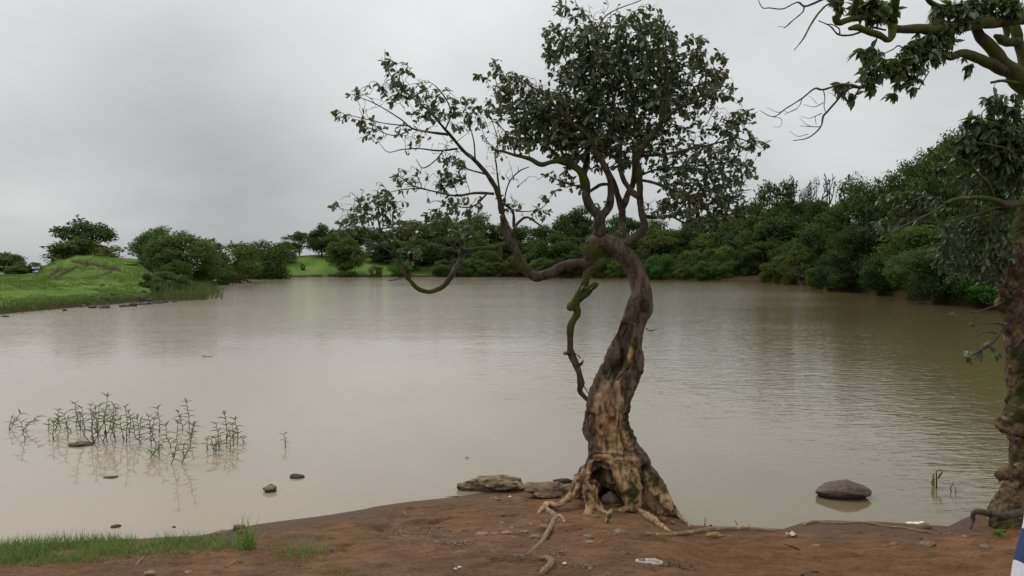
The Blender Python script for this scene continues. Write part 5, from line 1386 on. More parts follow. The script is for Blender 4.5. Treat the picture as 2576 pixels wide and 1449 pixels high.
def rock_mesh(name, sx, sy, sz, mat, seed, sub=3, rough=.22, facet=0.0, peak=0.0, rz=0.0, tilt=0.0):
    v, f = ICO[sub]
    n = fbm(v * 1.3 + seed * 3.7, 4, seed)
    w = v * (1 + rough * n)[:, None]
    if facet:
        rg = np.random.default_rng(seed)
        for _ in range(9):
            d = unit(rg.normal(0, 1, 3)); c = rg.uniform(.62, .9)
            s = w @ d; w = w - np.maximum(s - c, 0)[:, None] * d * facet
    if peak: w[:, 2] *= 1.25 - peak * np.hypot(w[:, 0] - .18, w[:, 1] * .6)
    w = w * np.array((sx, sy, sz))
    if tilt: w[:, 2] += w[:, 0] * tilt
    c, s = math.cos(rz), math.sin(rz)
    w = np.column_stack([w[:, 0] * c - w[:, 1] * s, w[:, 0] * s + w[:, 1] * c, w[:, 2]])
    return new_mesh(name, w, f, mat, not facet or sub > 3)
def stone(px, py, w, h, mat, label, name='stone', cat='stone', seed=1, sub=3, group=None, z=None, depth=.8, bury=.35, far=False, **kw):
    """w, h in frame units; py = foot of the stone"""
    p = G(px, py, z) if z is not None else (on_terrain(px, py, 30, 80) if far else GR(px, py))
    s = p[1] / F
    sx = w * s / 2; sz = h * s / 2 * 1.25
    o = link(name, rock_mesh(name, sx, sx * depth, sz, mat, seed, sub, **kw))
    o.location = (p[0], p[1] + sx * depth * .55, p[2] + sz * (1 - 2 * bury))
    tag(o, label, cat, group)
    return o
stone(2129, 1255, 146, 47, M_ROCK_BROWN, 'smooth brown boulder standing in the water at the right', 'boulder', 'boulder', 5, 5, z=0, depth=.75, bury=.36, rough=.12, facet=.5, peak=.62)
stone(1240, 1236, 150, 33, M_ROCK_TAN, 'long lumpy silt covered rock at the water edge left of the crooked tree', 'rock', 'rock', 6, 5, z=0, depth=.55, bury=.26, rough=.30)
stone(1374, 1250, 112, 34, M_ROCK_MUD, 'mud caked angular rock against the left roots of the crooked tree', 'rock', 'rock', 9, 5, depth=.75, bury=.28, rough=.34, facet=.7)
stone(1416, 1216, 50, 14, M_ROCK_DARK, 'thin dark slab lying in the water behind the mud caked rock', 'rock', 'rock', 12, 3, z=0, depth=.5, facet=.8)
stone(678, 1238, 36, 20, M_ROCK_TAN, 'small tan stone in the water nearest the left bank', seed=14, z=0, sub=4, facet=.7, bury=.3)
stone(744, 1203, 36, 13, M_ROCK_DARK, 'dark wet stone barely above the water behind the tan one', seed=17, z=0, sub=4, bury=.45)
stone(196, 1122, 56, 11, M_ROCK_TAN, 'flat tan stone awash beneath the emergent plants', seed=19, z=0, sub=4, bury=.42, rough=.3)
stone(275, 1203, 36, 3.5, M_ROCK_DARK, 'dark stone awash below the reflections of the plants', seed=22, z=0, sub=3, bury=.46)
stone(289, 1327, 26, 7, M_ROCK_DARK, 'small dark lump in the shallows above the grass', seed=24, z=0, sub=3, bury=.4)
stone(437, 1327, 10, 4, M_ROCK_DARK, 'tiny dark lump in the shallows right of the small one', seed=25, z=0, sub=2, bury=.4)
stone(599, 1336, 28, 18, M_ROCK_MUD, 'brown clod at the waterline behind the grass tussock', 'clod', 'mud clod', 27, 4, rough=.4)
stone(606, 1349, 36, 18, M_ROCK_MUD, 'larger brown clod just in front of the waterline clod', 'clod', 'mud clod', 28, 4, rough=.4)
stone(560, 1344, 36, 6, M_ROCK_MUD, 'low crumbling mud ledge left of the brown clods', 'clod', 'mud clod', 29, 4, rough=.4)
stone(1525, 1252, 50, 38, M_ROCK_GREY, 'grey angular stone wedged inside the hollow root base', seed=31, sub=3, facet=.9, bury=.15, depth=.6).location[1] = 7.02
stone(1668, 1312, 28, 14, M_ROCK_MUD, 'muddy stone tucked under the right root of the crooked tree', seed=33, sub=3, facet=.6)
stone(1692, 1316, 11, 8, M_PALE, 'pale pebble beside the muddy stone under the right root', 'pebble', 'pebble', 34, 2)
stone(1789, 1326, 8, 8, M_ROCK_DARK, 'little dark stone in the water off the exposed bank root', seed=35, z=0, sub=2)
stone(2330, 1330, 34, 14, M_ROCK_MUD, 'brown stone at the waterline behind the pale floating scrap', seed=36, sub=3, facet=.5)
stone(2535, 1325, 60, 30, M_ROCK_MUD, 'mossy brown stone at the foot of the right hand tree', seed=37, sub=4, bury=.3)
stone(2524, 1340, 18, 10, M_ROCK_MUD, 'small brown stone beside weeds under the right hand tree', seed=38, sub=3)
KC6 = lambda a, b: (2012.5 + a * .21875, 1163.5 + b * .21875)
FL = [  # scattered stones: crop converter, x, y, w, h, material, label
    (KC4, 1520, 533, 62, 26, M_PALE, 'rounded pale stone uphill at the left end of the stone scatter'),
    (KC4, 1600, 570, 56, 22, M_PALE, 'squarish pale stone in the middle of the scatter by the left root'),
    (KC4, 1763, 540, 56, 24, M_PALE, 'pale round stone nearest the tip of the left root'),
    (KC4, 1350, 624, 110, 22, M_PALE, 'long flat pale stone at the far left of the root scatter'),
    (KC4, 1462, 620, 72, 16, M_PALE, 'low flat stone right of the long flat pale one'),
    (KC4, 1560, 612, 96, 20, M_PALE, 'long sloping flat stone below the squarish pale stone'),
    (KC4, 1716, 600, 76, 16, M_PALE, 'thin flat pale stone between the round stone and the wedge'),
    (KC4, 1888, 566, 100, 36, M_ROCK_GREY, 'grey flat stone leaning against the pale running root'),
    (KC4, 1800, 662, 118, 56, M_ROCK_GREY, 'large grey wedge shaped stone left of the pale running root'),
    (KC4, 1905, 515, 100, 40, M_ROCK_MUD, 'muddy dark stone behind the grey leaning stone'),
    (KC4, 2075, 545, 70, 16, M_ROCK_MUD, 'half buried stone right of the pale running root'),
    (KC4, 2240, 495, 66, 22, M_PALE, 'half buried pale stone in front of the hollow base'),
    (KC4, 2330, 472, 76, 24, M_ROCK_MUD, 'muddy stone just right of the half buried pale one'),
    (KC4, 2265, 648, 110, 24, M_ROCK_GREY, 'flat buried stone left of the small curved root'),
    (KC4, 2278, 690, 90, 24, M_PALE, 'flat buried stone just below the other flat buried one'),
    (KC4, 2370, 692, 60, 14, M_ROCK_GREY, 'flush worn stone right of the flat buried pair'),
    (KC4, 958, 690, 42, 18, M_PALE, 'lone stone among the gravel of the left bank'),
    (KC4, 1530, 460, 66, 20, M_ROCK_MUD, 'muddy lump between the left root and the dug hollow'),
    (KC4, 2280, 925, 60, 34, M_PALE, 'pale stone at the end of the gravel by the bowed root'),
    (KC4, 1285, 850, 18, 16, M_ROCK_DARK, 'single dark pebble low on the bare left bank'),
    (KC4, 800, 612, 18, 14, M_PALE, 'bright pebble at the edge of the left gravel patch'),
    (KC6, 1115, 958, 140, 56, M_ROCK_GREY, 'broad flat grey stone sunk in the right bank'),
    (KC6, 1265, 935, 120, 26, M_ROCK_MUD, 'worn flat stone between the two broad sunk stones'),
    (KC6, 1495, 958, 210, 56, M_ROCK_GREY, 'widest sunk flat stone on the right bank'),
    (KC6, 1905, 872, 80, 40, M_PALE, 'pale peaked stone below the root of the right hand tree'),
    (KC6, 2130, 985, 120, 46, M_ROCK_GREY, 'grey rough stone near the striped person'),
    (KC6, 195, 965, 100, 22, M_PALE, 'pale low stone left on the right bank'),
    (KC6, 970, 970, 60, 18, M_PALE, 'small pale stone left of the broad sunk stone'),
    (KC6, 2010, 1075, 90, 14, M_ROCK_MUD, 'flush worn stone low on the right bank'),
    (KD, 1560, 1344, 40, 14, M_ROCK_GREY, 'grey slab in front of the front root of the crooked tree'),
    (KD, 1985, 1352, 20, 10, M_ROCK_GREY, 'small grey stone under the pinkish scrap'),
    (KD, 374, 1446, 30, 12, M_PALE, 'pale stone at the bottom edge left of centre grass'),
    (KD, 472, 1444, 22, 8, M_PALE, 'flat pale chip at the bottom edge below the grass'),
    (KD, 1290, 1353, 16, 6, M_PALE, 'thin pale flake on the mud left of the wedge stone'),
    (KD, 1420, 1419, 12, 6, M_WHITE, 'white pebble low in front of the crooked tree'),
    (KD, 1155, 1430, 11, 7, M_WHITE, 'white chip low on the left bank, right of its twin'),
    (KD, 1145, 1433, 10, 5, M_WHITE, 'white chip low on the left bank, left of its twin'),
    (KD, 1283, 1251, 9, 5, M_WHITE, 'whitish pebble below the long lumpy rock'),
]
for i, (K, a, b, w, h, mt, lab) in enumerate(FL):
    px, py = K(a, b); s = SC[K] if K in SC else .21875
    stone(px, py, w * s, h * s, mt, lab, seed=50 + i, sub=3, facet=.75, bury=.36, depth=.8, rough=.18, rz=.3 * math.sin(i * 2.3)) if True else None
# line of dark boulders on the left shore
SR = [(1050, 1012, 90, 40), (1060, 1058, 110, 36), (1185, 1015, 110, 44), (1195, 1058, 130, 40), (1290, 990, 70, 34), (1340, 1005, 60, 30), (1400, 1000, 50, 26), (1420, 1045, 120, 30), (1520, 1038, 110, 46), (1605, 990, 130, 50), (1605, 1022, 100, 30),
      (1722, 995, 90, 56), (1700, 1018, 110, 30), (1800, 1010, 80, 34), (1845, 1008, 60, 26), (1640, 950, 80, 34), (1900, 1000, 60, 24), (1170, 950, 66, 24), (1265, 945, 30, 18), (2000, 998, 60, 24), (960, 1045, 50, 30), (900, 860, 60, 20), (760, 950, 60, 14), (420, 1050, 70, 30), (60, 1155, 90, 18), (740, 1090, 60, 24)]
SRO = sorted(range(20), key=lambda k: SR[k][0])
RANK = {k: ('first second third fourth fifth sixth seventh eighth ninth tenth eleventh twelfth thirteenth fourteenth fifteenth sixteenth seventeenth eighteenth nineteenth twentieth'.split()[n_]) + ' from the left' for n_, k in enumerate(SRO)}
for i, (a, b, w, h) in enumerate(SR):
    px, py = KC7(a, b)
    p = G(px, py + 1, .12)
    s = p[1] / F * .2197
    lab = '%s dark boulder, %s in the row along the left meadow waterline' % ('broad' if w > 95 else 'medium' if w > 65 else 'small', RANK[i]) if i < 20 else ['pale grey stone at the left end of the shoreline boulder row', 'dark stone lying out on the left meadow', 'earthy lump low on the left meadow', 'dark stone in weeds at the far left waterline', 'flat dark stone awash at the far left edge', 'dark stone in weeds left of the boulder row'][i - 20]
    o = link('shore_boulder', rock_mesh('shore_boulder', w * s / 2, w * s / 2 * .7, h * s / 2 * 1.4, M_ROCK_GREY if i == 20 else M_ROCK_DARK, 200 + i, 3, .25, .5))
    z = max(TH(p[0], p[1]), 0.0)
    o.location = (p[0], p[1], z + h * s * .22)
    tag(o, lab, 'boulder', 'boulders along the left shore' if i < 20 else None)

# pebbles and grit lying on the mud
def pebbles():
    rg = np.random.default_rng(3); V, Fc, n = [], [], 0
    tv, tf = ICO[1]
    patches = [(KC4, 640, 590, 90, 55, 150), (KC4, 560, 640, 60, 30, 60), (KC4, 1000, 600, 180, 60, 190), (KC4, 1150, 690, 220, 50, 230), (KC4, 870, 670, 90, 40, 70), (KC4, 1650, 790, 70, 30, 110), (KC4, 2200, 860, 100, 50, 190), (KC4, 2030, 760, 70, 40, 70), (KC4, 1450, 755, 60, 30, 50), (KC4, 1680, 590, 60, 30, 50),
               (KC4, 1700, 560, 200, 60, 60), (KC4, 2440, 965, 60, 20, 50), (KC6, 1650, 800, 120, 30, 90), (KC6, 600, 1250, 700, 60, 60), (KD, 1640, 1325, 30, 12, 60), (KD, 1500, 1400, 500, 40, 160), (KD, 2200, 1400, 300, 40, 120), (KD, 1000, 1350, 250, 60, 120), (KD, 480, 1430, 300, 15, 50)]
    sz = []
    for K, a, b, rx, ry, m in patches:
        for _ in range(int(m * .6)):
            px, py = K(a + rg.normal(0, rx * .5), b + rg.normal(0, ry * .5))
            p = GR(px, py)
            if shore_s(p[0], p[1]) < .02: continue
            r = .003 + .007 * rg.random() ** 2.5
            w = tv * rg.uniform(.75, 1.2, (len(tv), 1)) * r * np.array((rg.uniform(.8, 1.5), rg.uniform(.7, 1.2), rg.uniform(.45, .8)))
            V.append(w + p + np.array((0, 0, r * .25))); Fc.append(tf + n); n += len(tv)
    tag(link('gravel', new_mesh('gravel', np.vstack(V), np.vstack(Fc), M_PALE, False)), 'loose gravel scattered over the mud bank', kind='stuff')
pebbles()

# ------------------------------------------------------------------ sticks, exposed roots, litter
M_STICK = mat_simple('dry_stick', (0.30, 0.205, 0.125), (0.16, 0.10, 0.06), 60, .85, .3, .002)
M_DARKSTICK = mat_simple('dark_stick', (0.06, 0.04, 0.028), (0.03, 0.02, 0.015), 60, .85, .3, .002)
def stick(K, pts, mat, label, name='stick', cat='stick', group=None, k=6, rough=.2, lift=.35):
    path, rad = [], []
    for a, b, r in pts:
        px, py = K(a, b); p = GR(px, py); rr_ = r * (SC[K] if K in SC else .21875) * p[1] / F
        p[2] += rr_ * lift; path.append(p); rad.append(rr_)
    path = np.array(path); q = catmull(path, 5); r_ = np.interp(np.linspace(0, 1, len(q)), np.linspace(0, 1, len(rad)), rad)
    v, f, t = tube(q, r_, k, rough, len(label))
    o = link(name, new_mesh(name, v - path[0], [f, t], mat)); o.location = path[0]
    tag(o, label, cat, group); return o
stick(KD, [(1626, 1345, 6), (1680, 1348, 5), (1740, 1341, 6), (1800, 1334, 7), (1880, 1332, 6), (1950, 1338, 4)], M_ROOT, 'long smooth root edging the bank right of the crooked tree', 'exposed_root', 'root')
stick(KC6, [(30, 730, 10), (90, 705, 20), (190, 692, 24), (320, 705, 18), (560, 702, 16), (700, 695, 18), (850, 712, 18), (1000, 740, 12), (1200, 755, 12), (1330, 782, 12), (1480, 805, 10), (1600, 830, 5)], M_ROOT, 'long weathered root along the waterline of the right bank', 'exposed_root', 'root')
stick(KC4, [(1112, 778, 5), (1150, 770, 9), (1215, 776, 8)], M_STICK, 'short pale stick lying alone on the bare left bank')
stick(KC4, [(668, 415, 4), (685, 440, 5), (702, 460, 4)], M_STICK, 'two forked splinters standing in the dug mud hollow')
stick(KC4, [(640, 624, 5), (690, 632, 7), (715, 630, 5)], M_STICK, 'pale bent stick among the left gravel')
stick(KC4, [(690, 318, 4), (850, 306, 4), (1000, 300, 5), (1150, 290, 4)], M_DARKSTICK, 'thin dark twig floating along the left waterline')
stick(KC4, [(1620, 300, 3), (1760, 322, 4), (1830, 330, 3)], M_STICK, 'thin fallen twig in front of the mud caked rock')
stick(KC4, [(1420, 318, 8), (1450, 305, 10), (1480, 320, 10), (1500, 318, 8)], M_STICK, 'crumpled dry leaf on the mud below the lumpy rock', 'dry_leaf', 'leaf')
stick(KC6, [(310, 780, 3), (380, 805, 4), (450, 785, 5)], M_STICK, 'bent twig on the right bank under the weathered root')
stick(KC6, [(1430, 870, 4), (1500, 885, 4), (1590, 905, 3)], M_STICK, 'straight twig above the widest sunk stone')
stick(KC6, [(1735, 865, 4), (1765, 885, 4)], M_STICK, 'tiny twig left of the pale peaked stone')
stick(KC6, [(2135, 915, 5), (2200, 910, 5), (2260, 898, 4)], M_STICK, 'pale stick above the grey rough stone by the person')
stick(KC6, [(330, 1217, 4), (430, 1220, 5), (520, 1218, 4)], M_DARKSTICK, 'dark straight stick low on the right bank')
stick(KC6, [(1365, 880, 8), (1410, 885, 10)], M_DARKSTICK, 'short dark chip beside the straight twig')
stick(KD, [(1695, 1387, 1.6), (1735, 1383, 2), (1712, 1388, 1.5)], M_STICK, 'broken twig lying right of the corn cob') if False else None
stick(KD, [(1985, 1372, 1.4), (2000, 1378, 1.6), (2012, 1383, 1.3)], M_DARKSTICK, 'dark twig on the bank right of the pinkish scrap')
stick(KD, [(2016, 1448, 2.5), (2045, 1440, 3), (2060, 1441, 2.5)], M_DARKSTICK, 'dark red leaf scrap at the bottom edge of the right bank', 'dry_leaf', 'leaf')
stick(KD, [(340, 1424, 2), (352, 1412, 3), (362, 1402, 2)], M_STICK, 'yellowed grass blade fallen on the mud below the grass')
stick(KD, [(566, 1428, 2), (580, 1420, 3), (594, 1412, 2)], M_STICK, 'second yellowed blade fallen further right below the grass')
stick(KD, [(1970, 1366, 1.2), (1990, 1372, 1.4)], M_STICK, 'thin pale straw near the dark twig on the right bank', cat='straw')

def insole():
    p = GR(1635, 1421); s = p[1] / F
    L = 34 * s * 1.02
    n = 40; t = np.linspace(0, 2 * math.pi, n, endpoint=False)
    # foot shape along x: heel at -1, broad ball at +.45
    x = np.cos(t); y = np.sin(t)
    hw = np.interp(x, [-1, -.75, -.3, .1, .45, .8, 1], [.23, .27, .21, .24, .34, .29, .18])
    ol = np.column_stack([x, y * hw])
    def slab(sc, z0, z1, mat, name, parent):
        o2 = ol * np.array((L * sc[0], L * sc[1]))
        o2[:, 0] += L * sc[2]
        bot = np.column_stack([o2, np.full(n, z0)]); rim = np.column_stack([o2, np.full(n, z1)]); top = np.column_stack([o2 * .96, np.full(n, z1 + .0025)])
        v = np.vstack([bot, rim, top, [[L * sc[2], 0, z1 + .003]]])
        i = np.arange(n); j = (i + 1) % n
        q = np.vstack([np.stack([i, j, j + n, i + n], 1), np.stack([i + n, j + n, j + 2 * n, i + 2 * n], 1)])
        t_ = np.stack([i + 2 * n, j + 2 * n, np.full(n, 3 * n)], 1)
        return link(name, new_mesh(name, v, [q, t_], mat), parent)
    r = empty('shoe_insole', p + np.array((0, .03, .012)), -.12); r.rotation_euler = (.20, .04, -.10)
    tag(r, 'lost white edged shoe insole lying flat on the bank in front of the crooked tree', 'insole')
    slab((1, 1.15, 0), -.012, .004, M_WHITE, 'sole', r)
    M_PAD = mat_simple('insole_pad', (0.42, 0.34, 0.27), (0.30, 0.23, 0.17), 90, .9, .3, .001)
    slab((.52, .72, .34), .0062, .0085, M_PAD, 'ball_pad', r)
    slab((.30, .62, -.55), .0062, .0085, mat_simple('heel_pad', (0.30, 0.19, 0.10), (0.16, 0.10, 0.055), 120, .9, .3, .001), 'heel_pad', r)
insole()
def corn():
    p = GR(1795, 1354); s = p[1] / F
    r = empty('corn_cob', p); tag(r, 'gnawed tan corn cob with its stalk on the bank edge right of the crooked tree', 'corn cob')
    m = mat_simple('cob', (0.42, 0.29, 0.13), (0.24, 0.15, 0.065), 120, .85, .5, .003)
    path = np.array([(-20 * s, 0, .02), (-8 * s, 0, .024), (6 * s, 0, .024), (17 * s, 0, .02)])
    v, q, t = tube(catmull(path, 6), np.interp(np.linspace(0, 1, 19), [0, .2, .8, 1], [5 * s, 8 * s, 8 * s, 5 * s]), 14, .5, 77)
    link('cob', new_mesh('cob', v, [q, t], m), r)
    path = np.array([(16 * s, 0, .02), (34 * s, .0, .018), (52 * s, .005, .012)])
    v, q, t = tube(path, np.array([3.2, 2.8, 2]) * s, 8, .1, 3)
    link('stalk', new_mesh('stalk', v, [q, t], M_STICK), r)
corn()
def scrap(px, py, w, h, mat, label, name, cat, z=None, seed=1):
    p = G(px, py, z) if z is not None else GR(px, py)
    s = p[1] / F; n = 9
    X, Y = np.meshgrid(np.linspace(-1, 1, n), np.linspace(-1, 1, 6))
    v = np.column_stack([X.ravel() * w * s / 2, Y.ravel() * h * s * 1.4, np.zeros(X.size)])
    v[:, 2] = h * s * .35 * (1 + fbm(v * 40 + seed, 3, seed)) + .006
    v[:, 1] *= 1 - .55 * np.abs(X.ravel()) ** 1.5
    i = np.arange(5)[:, None] * n; j = np.arange(n - 1)[None]
    q = np.stack([i + j, i + j + 1, i + n + j + 1, i + n + j], -1).reshape(-1, 4)
    o = link(name, new_mesh(name, v, q, mat)); o.location = p; tag(o, label, cat)
    md = o.modifiers.new('t', 'SOLIDIFY'); md.thickness = .003
scrap(2302, 1319, 46, 8, M_WHITE, 'pale scrap of litter floating at the waterline of the right bank', 'litter_scrap', 'litter', 0.0, 3)
scrap(1990, 1349, 24, 12, mat_simple('pink_scrap', (0.62, 0.42, 0.26), (0.55, 0.26, 0.2), 60, .8, .2, .002), 'crumpled pinkish yellow scrap on the right bank edge', 'litter_scrap', 'litter', None, 5)
scrap(522, 896, 26, 5, mat_simple('floating_leaf', (0.45, 0.44, 0.16), (0.30, 0.30, 0.10), 30, .6, .1, .002), 'yellow green leaf floating alone on the open left water', 'floating_leaf', 'leaf', 0.0, 8)
scrap(1175, 1153, 10, 2, mat_simple('drift', (0.12, 0.10, 0.07)), 'little bit of drift on the calm water left of the crooked tree', 'drift_scrap', 'litter', 0.0, 9)

# ------------------------------------------------------------------ plants standing in the water
KP = lambda a, b: (a * .2441, 974.8 + b * .2441)
M_PLEAF = mat_leaf('water_plant_leaf', (0.055, 0.115, 0.026), (0.145, 0.225, 0.062), (0.13, 0.18, 0.075), .28, .45, .4)
M_PDRY = mat_leaf('wilted_leaf', (0.075, 0.055, 0.022), (0.12, 0.08, 0.035), None, .1, .6, .2)
M_PSTEM = mat_simple('plant_stem', (0.060, 0.050, 0.026), (0.085, 0.045, 0.030), 60, .7, 0)
LP_ = [new_mesh('leaf', *leaf_template([(0, .03), (.2, .26), (.5, .30), (.8, .14), (1, .01)], c, .25), M_PLEAF, True, {'tint': np.full(15, tt)}) for c in (.2, .5, .8) for tt in (.15, .5, .9)]
LD_ = new_mesh('leaf', *leaf_template([(0, .03), (.3, .25), (.7, .22), (1, .01)], .5, .3), M_PDRY, True, {'tint': np.full(12, .4)})
PL = [[(92, 440), (105, 370), (125, 310)], [(110, 425), (150, 340), (210, 270)], [(255, 550), (235, 450), (215, 365)], [(240, 440), (320, 360), (395, 300)], [(500, 440), (500, 390), (498, 345)], [(545, 540), (552, 440), (555, 360)],
      [(567, 450), (595, 360), (600, 235)], [(625, 420), (600, 350), (606, 290)], [(700, 520), (688, 390), (655, 275)], [(735, 460), (690, 390), (700, 330)], [(905, 550), (830, 410), (790, 270), (768, 165)], [(872, 440), (855, 330), (840, 215)], [(780, 400), (790, 330), (810, 280)],
      [(945, 430), (945, 300), (928, 190)], [(970, 570), (1010, 470), (990, 320), (985, 220)], [(1014, 540), (1005, 380), (1030, 190)], [(1020, 470), (1070, 350), (1095, 220), (1108, 85)], [(1060, 560), (1135, 400), (1170, 280), (1165, 175)], [(1100, 570), (1090, 440), (1070, 330), (1075, 230)], [(1185, 560), (1172, 380), (1190, 215)],
      [(1140, 510), (1165, 380), (1150, 270)], [(1280, 540), (1245, 420), (1235, 330)], [(1300, 570), (1312, 400), (1290, 200)], [(1325, 510), (1345, 390), (1330, 250)], [(1460, 580), (1390, 490), (1370, 325)], [(1440, 530), (1430, 430), (1418, 330)], [(1500, 410), (1450, 400), (1445, 350)],
      [(1555, 610), (1550, 440), (1530, 295)], [(1610, 600), (1565, 480), (1585, 325)], [(1645, 470), (1640, 350), (1628, 215)], [(1760, 620), (1722, 520), (1710, 400)], [(1885, 440), (1858, 330), (1836, 255)], [(1950, 420), (1945, 280), (1920, 150)], [(1770, 790), (1815, 620), (1830, 350)], [(1875, 790), (1955, 600), (1998, 380)],
      [(1890, 700), (1885, 650), (1888, 600)], [(1550, 730), (1610, 650), (1690, 560)], [(1645, 700), (1640, 660), (1645, 600)], [(1955, 540), (1975, 460), (1990, 400)], [(2135, 640), (2136, 590), (2135, 548)], [(2205, 690), (2195, 610), (2175, 530)], [(2228, 690), (2225, 600), (2222, 520)], [(2250, 610), (2245, 480), (2228, 370)],
      [(2335, 570), (2330, 400), (2312, 275)], [(2402, 580), (2402, 480), (2390, 380)], [(2450, 580), (2445, 440), (2420, 335)], [(2370, 650), (2372, 550), (2362, 450)], [(2270, 610), (2270, 585), (2272, 560)], [(2512, 575), (2510, 555), (2507, 535)], [(2941, 620), (2938, 550), (2928, 490)],
      [(830, 440), (828, 360), (835, 290)], [(962, 560), (950, 430), (965, 260)]]
PL.sort(key=lambda s: s[0][0])
ORD = 'first second third fourth fifth sixth seventh eighth ninth tenth eleventh twelfth thirteenth fourteenth fifteenth sixteenth seventeenth eighteenth nineteenth twentieth'.split()
def ordinal(i):
    if i < 20: return ORD[i]
    t = ['twenty', 'thirty', 'forty', 'fifty'][(i + 1) // 10 - 2]; u = (i + 1) % 10
    return (t + '-' + ORD[u - 1]) if u else {'twenty': 'twentieth', 'thirty': 'thirtieth', 'forty': 'fortieth', 'fifty': 'fiftieth'}[t]
def water_plants():
    rg = np.random.default_rng(12)
    for i, st in enumerate(PL):
        px, py = KP(*st[0]); base = G(px, py, 0.0)
        pts = [base - np.array((0, 0, .12)), base]
        dy = rg.normal(0, .03)
        for k_, q in enumerate(st[1:]):
            x_, y_ = KP(*q); pts.append(P(x_, y_, base[1] + dy * (k_ + 1)))
        path = catmull(np.array(pts), 5)
        L = float(np.sum(np.linalg.norm(np.diff(path, axis=0), axis=1)))
        path[5:] += rg.normal(0, .004, path[5:].shape)
        lean = pts[-1][0] - base[0]
        hgt = 'tall' if L > .5 else ('short' if L < .3 else 'middling')
        ln = 'leaning right' if lean > .09 else ('leaning left' if lean < -.09 else 'standing upright')
        lone = px > 700
        if lone: lab = 'lone sprig standing in open water right of the plant clump'
        else:
            lab = '%s leafy plant %s in the water, %s of the clump from the left' % (hgt, ln, ordinal(i))
        r = empty('water_plant', base); tag(r, lab, 'plant', 'leafy plants standing in the water')
        v, f, t = tube(path, np.linspace(.0065, .0028, len(path)), 5, .15, i)
        link('stem', new_mesh('stem', v - base, [f, t], M_PSTEM), r)
        n = int(np.clip(L / .029, 6, 17))
        for k_ in range(n):
            u = .42 + .58 * (k_ + .5) / n if k_ < n - 3 else .97 + .01 * (k_ - n + 3)
            fi = u * (len(path) - 1); i0 = min(int(fi), len(path) - 2); pos = path[i0] * (1 - fi + i0) + path[i0 + 1] * (fi - i0)
            ax = unit(path[min(i0 + 1, len(path) - 1)] - path[max(i0 - 1, 0)])
            th = k_ * 2.4 + rg.uniform(-.5, .5)
            out = unit(np.array((math.cos(th), math.sin(th) * .8, .0)))
            up = rg.uniform(.35, .9) if k_ < n - 3 else rg.uniform(.8, 1.9)
            d = unit(out + ax * up)
            x = unit(np.cross(d, np.array((0, 0, 1.0)))); z = np.cross(x, d)
            dry = u < .55 and rg.random() < .25
            if dry: d = unit(out * .5 - np.array((0, 0, 1.0))); x = unit(np.cross(d, out)); z = np.cross(x, d)
            Ln = rg.uniform(.062, .112) * (1.0 if L > .3 else .8); W = Ln * rg.uniform(.30, .44)
            Ln *= .6 if dry else 1
            o = link('leaf', LD_ if dry else LP_[rg.integers(0, 9)], r)
            p_ = pos - base
            o.matrix_local = Matrix(((x[0] * W, d[0] * Ln, z[0] * Ln, p_[0]), (x[1] * W, d[1] * Ln, z[1] * Ln, p_[1]), (x[2] * W, d[2] * Ln, z[2] * Ln, p_[2]), (0, 0, 0, 1)))
water_plants()
def bent_reed(pts, label, w=2.0, leaf=True, cat='reed', mat=None):
    base = G(*pts[0], 0.0); path = [base] + [P(a, b, base[1]) for a, b in pts[1:]]
    q = catmull(np.array(path), 5)
    v, f, t = tube(q, np.linspace(w, w * .4, len(q)) * base[1] / F, 5, .2, 5)
    r = empty('reed', base); tag(r, label, cat)
    link('stem', new_mesh('stem', v - base, [f, t], mat or M_PSTEM), r)
    return r, base, q
r_, b_, q_ = bent_reed([(2356, 1226), (2356, 1200), (2356, 1186), (2364, 1184), (2370, 1182)], 'bent green reed in the water off the right bank, the taller of two')
for pos, tip, ww in (((2349, 1228), (2346, 1196), .5), ((2346, 1200), (2352, 1190), .7), ((2360, 1206), (2372, 1182), .4)):
    a, b = P(*pos, b_[1]), P(*tip, b_[1]); d = b - a; Ln = np.linalg.norm(d); d = d / Ln; x = unit(np.cross(d, (0, 1, 0))); z = np.cross(x, d); p_ = a - b_
    o = link('leaf', LP_[1], r_); W = Ln * ww
    o.matrix_local = Matrix(((x[0] * W, d[0] * Ln, z[0] * Ln, p_[0]), (x[1] * W, d[1] * Ln, z[1] * Ln, p_[1]), (x[2] * W, d[2] * Ln, z[2] * Ln, p_[2]), (0, 0, 0, 1)))
bent_reed([(2394, 1236), (2391, 1228), (2397, 1218), (2397, 1212)], 'short forked reed in the water right of the taller bent one', 1.6)
bent_reed([(2403, 1240), (2405, 1230), (2400, 1222)], 'thin curled reed beside the short forked reed', 1.4)
bent_reed([(1773, 1322), (1774, 1310), (1774, 1300)], 'single thin dark stalk beside the right root of the crooked tree', 1.4, mat=M_DARKSTICK)
bent_reed([(1866, 1340), (1856, 1322), (1848, 1308)], 'green grass stalk at the waterline right of the crooked tree', 1.6, mat=M_FRESH)
bent_reed([(1894, 1340), (1888, 1328), (1882, 1318)], 'shorter grass stalk right of the other waterline stalk', 1.2, mat=M_FRESH)
bent_reed([(2524, 1252), (2522, 1236), (2528, 1222)], 'dark twiggy weed in the water left of the mossy trunk', 1.4)

